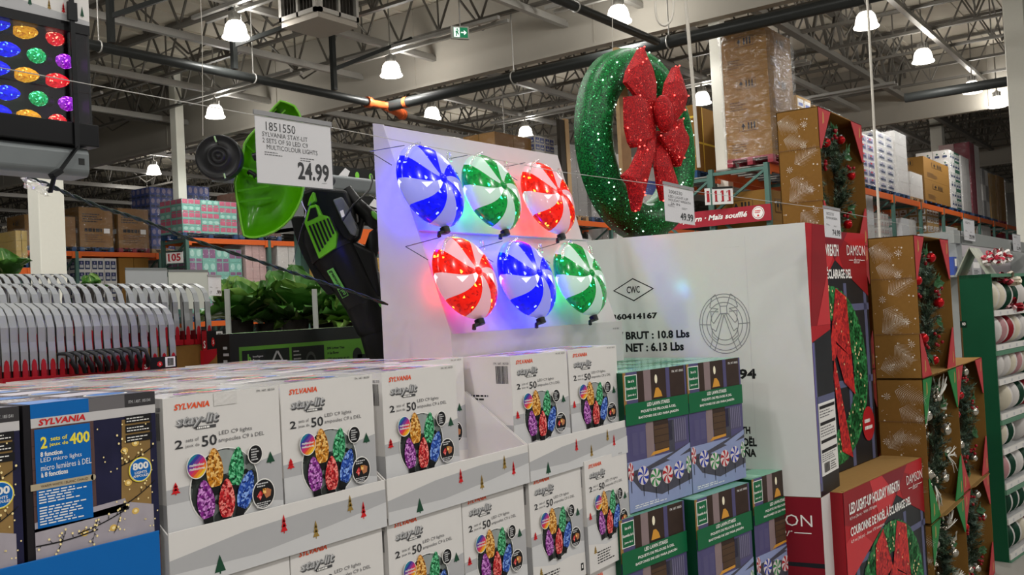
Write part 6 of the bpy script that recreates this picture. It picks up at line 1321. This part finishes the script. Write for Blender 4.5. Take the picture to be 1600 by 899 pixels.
b = MB(); a = onY(318, 548, yT+.33); c = onY(346, 572, yT+.33); b.prism([(a.x, yT+.33, a.z), (c.x, yT+.33, a.z+.004), (c.x-.03, yT+.33, c.z+.03), (a.x, yT+.33, c.z)], (0, .02, 0), TR); tag(b.build('red_scoop', origin=(a.x, yT+.33, c.z)), 'red plastic scoop edge below the middle row label card', 'scoop')
# black curved grips in front of the front row
for k in range(10):
    px = 103+12.6*k; P0 = onY(px, 553-1.0*k, yT-.03); P1 = onY(px+9+.5*k, 566-1.1*k, yT-.05); P2 = onY(px+17-.3*k, 583-1.2*k, yT-.02)
    b = MB(); b.tube([P0+V(-.008, .03, .0), P0, (P0+P1)*.5+V(.006, -.006, .004), P1, (P1+P2)*.5+V(.004, 0, 0), P2], [.004, .006, .007, .007, .007, .006], DGREY, 8)
    tag(b.build('curved_grip', origin=P2), 'black curved plastic grip in front of the grey tools, %s from the left' % ORD[k], 'grip', 'black curved grips')
# grey sign boards behind the tools
for (x0, x1, y0, y1, m, lb_) in ((196, 262, 420, 447, mat('board_grey', '#9fa3a5', .5, var=.03), 'grey sign board behind the tools, left one'), (263, 326, 423, 448, mat('board_pale', '#b9bcb4', .5, var=.03), 'pale grey-green sign board behind the tools, right one')):
    a = onY(x0, y0, 3.7); c = onY(x1, y1, 3.7); rt = root('sign_board', (a.x, 3.7, c.z), lb_, 'sign board'); b = MB(); b.box((a.x, 3.7, c.z-.1), (c.x, 3.704, a.z), m); b.build('panel', rt); b = MB(); b.box((a.x, 3.699, a.z-.006), (c.x, 3.705, a.z+.004), STEEL); b.build('top_rim', rt); b = MB(); b.box(((a.x+c.x)/2-.015, 3.705, 0), ((a.x+c.x)/2+.015, 3.72, c.z), STEEL); b.build('leg', rt)
price_sign((325, 433), (345, 434), (326, 462), [('17', .1, .1, .25, .25, 0)], '.99', 'small white price sign ending in .99 right of the grey sign boards', 3.698, (.6, .08, .95, .30))
# ================================================================== carton of the battery tool, leafy plants
GW = mat('carton_black', '#161817', .3, var=.1, coat=.2); GL = mat('carton_green', '#5f9a34', .35, var=.06); GLT = facet('carton_top_print', '#4d7a2c', '#9cc07a', '#d6e2c0', 7, .25, bump=0); GDK = mat('photo_dark', '#202321', .4, var=.3)
yG = 2.66; a = onY(358, 522, yG); c = onY(598, 512, yG); gx0, gx1, gz1 = a.x, c.x, a.z; gz0 = gz1-.34
rt = root('tool_carton', (gx0, yG, gz0), 'black and green power-tool carton behind the white boxes, under the leaf blower', 'carton'); b = MB(); Lb = gx1-gx0
b.pbox((gx0, yG, gz0), (Lb, 0, 0), (0, .07, 0), (0, 0, gz1-gz0), {'t': mat('carton_top_pale', '#b9c4ac', .2, var=.1, coat=.3), '*': GW}); f = Face(b, (gx0, yG, gz0), (Lb, 0, 0), (0, 0, gz1-gz0)); f.e = .0006
f.rect(.05, 0, 1, .86, GL, 1); f.rect(.065, 0, .345, .82, GDK, 2); f.rect(.36, .45, .57, .82, GDK, 2); f.rect(.08, .68, .2, .80, GW, 3); f.text('b', .095, .69, .115, .785, mat('lime_print'), 4, .05); f.text('Intelligent', .125, .74, .185, .765, WINK, 4); f.text('Power', .125, .70, .165, .73, WINK, 4); f.lines(.08, .2, .19, .62, 7, WINK, 3, 3, .35)
for (u0, v0, u1, v1) in ((.22, .62, .27, .80), (.32, .62, .27, .80), (.22, .62, .21, .5), (.32, .62, .33, .45)): f.poly([(u0-.006, v0), (u0+.006, v0), (u1+.006, v1), (u1-.006, v1)], SNOWG, 4)
f.rect(.19, .3, .245, .52, mat('photo_grey', '#4a4d4b', .5), 4); f.disc(.33, .3, .035, .14, mat('photo_grey'), 4, 20); f.disc(.33, .3, .022, .09, GDK, 5, 20); f.text('greenworks', .235, .66, .305, .69, mat('lime_print'), 4)
f.poly([(.40, .45), (.45, .55), (.50, .56), (.54, .45)], mat('photo_green', '#5f8f62', .5), 3); f.disc(.48, .64, .035, .12, mat('photo_grey'), 3, 20); f.disc(.48, .64, .025, .085, GW, 4, 20); f.lines(.37, .6, .42, .8, 5, SNOWG, 3, 4, .35)
f.text('50% Lighter Than', .59, .755, .71, .79, GW, 2, .03); f.text('A Gas Blower', .59, .71, .67, .74, GW, 2, .03); f.text('50% plus leger qu un', .59, .64, .74, .675, GW, 2, .03); f.text('souffleur a essence', .59, .59, .72, .625, GW, 2, .03); f.lines(.6, .42, .74, .54, 3, GW, 2, 5, .4)
f.disc(.80, .66, .035, .10, GDK, 2, 18); f.rect(.80, .6, .90, .68, GDK, 2); f.disc(.91, .68, .025, .06, GDK, 2, 14); f.lines(.4, .2, .9, .38, 4, GW, 2, 8, .3)
g = Face(b, (gx0, yG+.07, gz0), (0, -.07, 0), (0, 0, gz1-gz0)); g.e = .0006; g.lines(.5, .3, .95, .9, 9, SNOWG, 1, 3, .4); g.rect(.6, .2, .8, .35, mat('lime_print'), 1)
h = Face(b, (gx0, yG, gz1), (Lb, 0, 0), (0, .07, 0)); h.poly([(.05, .1), (.5, .1), (.3, .9), (.05, .9)], mat('lime_print'), 1); h.poly([(.55, .15), (.95, .15), (.95, .85), (.4, .85)], GLT, 1); h.rect(0, .92, 1, 1, GW, 1)
b.build('carton_body', rt, bevel=.003)
b = MB(); b.box((gx0+Lb*.3, yG+.05, gz1), (gx0+Lb*.98, yG+.06, gz1+.0006), clear('clear_tape_film')); b.build('tape_strip', rt)
rt = root('kraft_carton', (gx0, yG, 0), 'plain kraft carton carrying the black and green carton', 'carton'); b = MB(); b.box((gx0+.01, yG+.01, 0), (gx1-.01, yG+.065, gz0-.001), KRAFT); b.build('carton_body', rt); b = MB(); b.box((gx0+.01, yG+.05, gz0-.001), (gx1-.01, yG+.06, gz0-.0004), mat('clear_tape')); b.build('tape', rt)
LF = mat('cabbage_leaf', '#3f6d2a', .4, var=.35, scale=9, bump=.5, coat=.15); LF2 = mat('cabbage_leaf_light', '#668a3c', .4, var=.3, scale=9, bump=.5, coat=.15); STM = mat('leaf_stem', '#8fa06a', .5)
def leafy(px, py, wd, R, label, seed):
    c = at(px, py, wd); r = random.Random(seed); rt = root('leafy_plant', c, label, 'plant', 'leafy plants behind the tool carton'); 
    for k in range(13):
        a = k*2.4+r.uniform(-.3, .3); el = r.uniform(.15, 1.25) if k > 3 else 1.35; b = MB(); d = V(math.cos(a)*math.cos(el), math.sin(a)*math.cos(el), math.sin(el)); L = R*r.uniform(.8, 1.1); sd_ = d.cross(ZZ).normalized() if abs(d.z) < .97 else V(1, 0, 0); n_ = sd_.cross(d); vs = []; NU, NV = 9, 8
        for i in range(NU+1):
            t = i/NU; w_ = L*.52*math.sin(math.pi*min(1, t*.86+.10))**.75; bend = -.35*t*t*L
            for j in range(NV+1):
                s = j/NV*2-1; ruff = .10*L*math.sin(s*10+i*1.9+seed)*abs(s)*t; vs.append(c+d*(L*t)+sd_*(w_*s)+n_*(bend+.30*L*s*s*.5+ruff))
        b.add(vs, [[i*(NV+1)+j, (i+1)*(NV+1)+j, (i+1)*(NV+1)+j+1, i*(NV+1)+j+1] for i in range(NU) for j in range(NV)], LF if k % 3 else LF2, True)
        b.tube([c, c+d*L*.5+n_*(-.08*L), c+d*L*.9-n_*.28*L], [.008, .006, .003], STM, 6); b.build('leaf', rt)
    b = MB(); b.lathe([(.05, -.25), (.07, 0)], c, (0, 0, 1), mat('pot_dark', '#2a2723', .6), 14); b.build('pot', rt)
    return c
LP = [(375, 500, 5.0, .24, 'leafy green plant at the left, beside the black carton end'), (420, 505, 5.1, .24, 'leafy green plant second from the left, behind the black carton'), (462, 500, 5.0, .26, 'tallest leafy green plant behind the black carton'), (505, 505, 5.1, .24, 'pale green leafy plant next to the clear post'), (545, 505, 5.0, .22, 'leafy green plant just left of the leaf blower nozzle'), (142, 452, 5.6, .09, 'small leafy plant behind the rear row of tools'), (8, 435, 5.6, .18, 'leafy plant at the left picture edge')]
cs = [leafy(*p, seed=i+3) for i, p in enumerate(LP)]
rt = root('plant_table', (cs[0].x, cs[4].y, 0), 'dark table under the leafy plants', 'table'); x0, x1 = min(c.x for c in cs[:5])-.3, max(c.x for c in cs[:5])+.3; y0, y1 = min(c.y for c in cs[:5])-.3, max(c.y for c in cs[:5])+.3; zt_p = min(c.z for c in cs[:5])-.25
b = MB(); b.box((x0, y0, zt_p-.05), (x1, y1, zt_p), DGREY); b.build('tabletop', rt)
for x in (x0+.05, x1-.1):
    for y in (y0+.05, y1-.1): b = MB(); b.box((x, y, 0), (x+.05, y+.05, zt_p-.05), DGREY); b.build('leg', rt)
x0, x1 = min(c.x for c in cs[5:])-.3, max(c.x for c in cs[5:])+.3; y0, y1 = min(c.y for c in cs[5:])-.3, max(c.y for c in cs[5:])+.3; z_ = min(c.z for c in cs[5:])-.25
rt = root('plant_table', (x0, y0, 0), 'dark table under the two plants behind the tools', 'table'); b = MB(); b.box((x0, y0, z_-.05), (x1, y1, z_), DGREY); b.build('tabletop', rt)
for x in (x0+.05, x1-.1):
    for y in (y0+.05, y1-.1): b = MB(); b.box((x, y, 0), (x+.05, y+.05, z_-.05), DGREY); b.build('leg', rt)
for px, lb_ in ((487, 'clear plastic post standing among the leafy plants'), (350, 'clear plastic post at the end of the tool rows')):
    p = at(px, 452, 4.7); q = at(px+3, 515, 4.7); b = MB(); b.pbox(V(p.x, p.y, zt_p if px > 400 else q.z-.3), RT*.022, FW*.02, (0, 0, p.z-(zt_p if px > 400 else q.z-.3)), mat('milky_plastic', '#9fa39e', .25, var=.1)); tag(b.build('plastic_post', origin=(p.x, p.y, q.z)), lb_, 'post')
# ================================================================== leaf blower hanging nose down, trimmer head with guard
WBL = 3.05; BLK = mat('blower_black', '#0e0f0f', .42, var=.12, coat=.0); BLK2 = mat('blower_dark_grey', '#1a1b1c', .42, var=.1); GRB = mat('blower_green', '#5fae1e', .32, var=.05, coat=.2); GRB2 = mat('oval_green', '#62a845', .35, var=.04); SMK = mat('smoked_plastic', '#5e6164', .2, var=.2, coat=.4)
def q(px, py, d=0.0, wd=WBL): return at(px, py, wd-d)
c0 = q(545, 400)
rt = root('leaf_blower', c0, 'black and green battery leaf blower hanging nose down under the grey rail', 'leaf blower')
def plate(pts, d, th, m, name, par=rt, bev=.006, wd=WBL):
    b = MB(); b.prism([q(x, y, d, wd) for x, y in pts], FW*th, m); o = b.build(name, par)
    bm = bmesh.new(); bm.from_mesh(o.data); bmesh.ops.remove_doubles(bm, verts=bm.verts, dist=1e-5); bmesh.ops.recalc_face_normals(bm, faces=bm.faces); bm.to_mesh(o.data); bm.free()
    if bev: k = o.modifiers.new('b', 'BEVEL'); k.width = bev; k.segments = 3; k.limit_method = 'ANGLE'; k.angle_limit = rad(40)
    return o
b = MB(); b.tube([q(600, 590), q(594, 556), q(586, 516)], [.043, .045, .051], BLK, 28); b.build('nozzle', rt)
b = MB(); b.tube([q(587, 520), q(585, 513), q(570, 476), q(567, 470)], [.052, .058, .0625, .060], BLK, 28); b.build('nozzle_collar', rt)
b = MB(); b.tube([q(569, 474), q(552, 445), q(535, 415), q(518, 388), q(508, 368), q(500, 352)], [.061, .066, .072, .077, .074, .06], BLK, 28); b.tube([q(523, 396), q(519, 389)], [.080, .080], BLK2, 28); b.build('motor_housing', rt)
plate([(453, 339), (466, 337), (480, 338), (498, 400), (524, 450), (522, 459), (512, 462), (494, 441), (470, 395), (459, 364)], .015, .10, BLK, 'intake_shell')
plate([(470, 300), (488, 292), (540, 296), (552, 330), (558, 366), (548, 378), (536, 376), (520, 392), (498, 410), (476, 352)], .05, .10, BLK, 'rear_shell', bev=.012)
plate([(482, 322), (494, 319), (501, 335), (513, 338), (526, 365), (525, 387), (498, 405), (475, 348)], .090, .04, GRB, 'grille', bev=.004)
g_ = rt.children[-1]
plate([(480, 346), (485, 326), (493, 324), (497, 338)], .094, .006, BLK, 'grille_window', g_, bev=0)
for i in range(7):
    x0, y0 = 482+5.6*i, 353-2.2*i; L = 40-3.3*i
    plate([(x0, y0), (x0+2.6, y0-1.0), (x0+2.6+L*.42, y0-1+L), (x0+L*.42, y0+L+1)], .0935, .005, BLK, 'grille_slot', g_, bev=0)
plate([(483, 310), (489, 299), (492, 314), (480, 322)], .088, .04, GRB, 'green_fin', bev=.003)
plate([(519, 312), (534, 307), (545, 325), (558, 358), (555, 370), (547, 366), (534, 345)], .066, .05, SMK, 'battery_pack', bev=.006)
plate([(531, 330), (536, 328), (539, 338), (534, 340)], .068, .004, WINK, 'battery_mark', bev=0)
b = MB(); pts = [(540, 296), (556, 318), (575, 336), (588, 350), (589, 366), (581, 388), (576, 402), (580, 428), (588, 462), (588, 474)]
b.tube([q(x, y, .0) for x, y in pts], [.020, .022, .024, .025, .025, .024, .024, .026, .028, .022], BLK, 16); hd = b.build('handle', rt)
plate([(556, 318), (572, 334), (562, 372), (552, 384), (546, 376), (560, 345)], .01, .03, BLK, 'handle_web', bev=.008)
plate([(548, 374), (584, 392), (588, 420), (596, 464), (572, 478), (540, 420)], .03, .06, BLK, 'handle_base', bev=.012)
e1 = q(586, 337, .022); b = MB(); ax = (q(592, 345)-q(581, 331)).normalized(); b.ball(e1, (.018, .009, .010), GRB2, 16, 10, ax=(ax, ax.cross(FW).normalized(), FW)); b.build('trigger_lock', hd)
e1 = q(596, 475, .058); b = MB(); ax = (q(598, 480)-q(594, 470)).normalized(); b.ball(e1, (.013, .009, .008), GRB2, 14, 8, ax=(ax, ax.cross(FW).normalized(), FW)); b.build('release_button', rt)
# name strip along the housing
o = q(515.5, 421, .081); U = q(540, 464, .068)-o; n_ = -FW; Wv = n_.cross(U).normalized()*.022
if Wv.dot(RT) < 0: pass
b = MB(); f = Face(b, o-Wv*.5, U, Wv); f.e = .0006
f.rect(0, 0, 1, 1, GRB2, 1); f.text('greenworks', .04, .18, .66, .82, BLK, 2, .02); f.rect(.70, .08, .98, .92, BLK, 2); f.text('pro', .75, .22, .93, .80, GRB2, 3, .02); b.build('name_strip', rt)
# zip tie and white thread that hold it
b = MB(); TIE = mat('black_plastic'); pr_ = [at(580, 274, 3.12), at(582, 283, 3.09), at(578, 296, 3.07), at(566, 308, 3.0), at(552, 320, 2.95), at(535, 345, 2.93)]; b.tube(pr_, .0032, TIE, 6); b.tube([at(578, 306, 3.08), at(590, 312, 3.0), at(603, 323, 2.95)], .0025, TIE, 6)
tag(b.build('zip_tie', origin=pr_[0]), 'black zip tie hanging the leaf blower from the grey rail', 'zip tie')
# ---- trimmer head
WTR = 2.72; GRN2 = mat('guard_green', '#3f8a02', .3, var=.06, coat=.25); GRND = mat('guard_green_edge', '#66a82a', .35, var=.05)
out = [(399, 203), (410, 190), (421, 177), (430, 166), (438, 158), (449, 161), (460, 166), (467, 177), (471, 188), (478, 215), (480, 250), (476, 285), (471, 309), (464, 325), (455, 340), (443, 352), (430, 361), (414, 368), (400, 371), (390, 371), (381, 368), (377, 350), (374, 330), (370, 308), (367, 285), (371, 270), (377, 258), (380, 240), (382, 225), (389, 214)]
rt = root('line_trimmer', q(425, 265, 0, WTR), 'green line-trimmer guard with round black spool, hanging behind the 24.99 sign', 'line trimmer')
b = MB(); cx, cy = 425, 268; rings = [(1.0, 0), (.985, -.006), (.95, -.022), (.80, -.045), (.5, -.06), (.2, -.064)]; n = len(out); vs = []
for s, d in rings: vs += [q(cx+(x-cx)*s, cy+(y-cy)*s, d, WTR) for x, y in out]
m_ = len(vs); vs += [q(cx, cy, -.065, WTR)]
fs = [[i*n+j, i*n+(j+1) % n, (i+1)*n+(j+1) % n, (i+1)*n+j] for i in range(len(rings)-1) for j in range(n)]+[[(len(rings)-1)*n+j, (len(rings)-1)*n+(j+1) % n, m_] for j in range(n)]
b.add(vs, fs, GRN2, True); o = b.build('guard_shell', rt); k = o.modifiers.new('t', 'SOLIDIFY'); k.thickness = .004; k.offset = 1
b = MB(); b.tube([q(x, y, 0, WTR) for x, y in out], .0032, GRND, 6, closed=True); b.build('guard_rim', rt)
for k, (p_, r_) in enumerate((((369, 299), (420, 291)), ((371, 316), (424, 309)), ((378, 262), (402, 268)), ((384, 226), (398, 240)), ((389, 274), (404, 280)))):
    b = MB(); b.bar(q(*p_, -.016, WTR), q(*r_, -.040, WTR), .003, GRN2, t2=.006); b.build('guard_rib', rt)
b = MB(); b.tube([q(396, 246, -.02, WTR), q(404, 243, -.02, WTR)], .012, BLACKP, 12); b.build('guard_bracket', rt); b = MB(); b.tube([q(388, 268, -.03, WTR), q(400, 276, -.03, WTR)], .008, BLACKP, 10); b.build('guard_bracket', rt)
plate([(419, 177), (428, 170), (437, 182), (430, 186)], -.02, .02, BLACKP, 'cutter_block', rt, .002, WTR)
b = MB(); b.bar(q(424, 178, -.01, WTR), q(432, 170, -.01, WTR), .004, GRND); b.bar(q(438, 180, -.01, WTR), q(446, 172, -.01, WTR), .003, GRND); b.build('cutter_blade', rt)
sc = q(342, 246, .05, WTR); sax = (-FW+RT*.12+UP*.05).normalized(); R0 = 36/F*(WTR-.05)
b = MB(); b.lathe([(R0*.97, -.035), (R0, -.028), (R0, .0), (R0*.97, .008), (R0*.90, .011), (R0*.88, .008), (R0*.50, .010), (R0*.48, .014), (R0*.40, .015), (R0*.37, .011), (R0*.30, .011), (R0*.28, .016), (R0*.20, .018), (R0*.17, .014), (R0*.10, .014), (R0*.08, .019), (.0001, .02)], sc, sax, mat('spool_black', '#1d1d1e', .4, var=.1), 48); b.build('line_spool', rt)
b = MB(); b.bar(q(335, 213, .062, WTR), q(338, 222, .064, WTR), .0035, mat('line_green', '#9fc08a', .3)); b.bar(q(350, 271, .064, WTR), q(352, 279, .062, WTR), .0035, mat('line_green')); b.build('line_end', rt)
b = MB(); b.tube([sc-sax*.03, sc-sax*.10, q(372, 252, -.12, WTR), q(440, 262, -.15, WTR), q(520, 284, -.28, WTR)], [.016, .018, .018, .016, .014], BLACKP, 14); b.build('shaft', rt)
b = MB(); b.tube([at(470, 312, 2.85), at(474, 322, 2.84), at(478, 330, 2.85), at(476, 340, 2.86)], .0015, mat('white_thread', '#d5d5d2'), 5); b.tube([at(486, 315, 2.86), at(470, 360, 2.84), at(458, 410, 2.86)], .001, mat('thin_wire'), 5)
b.build('white_thread', rt)
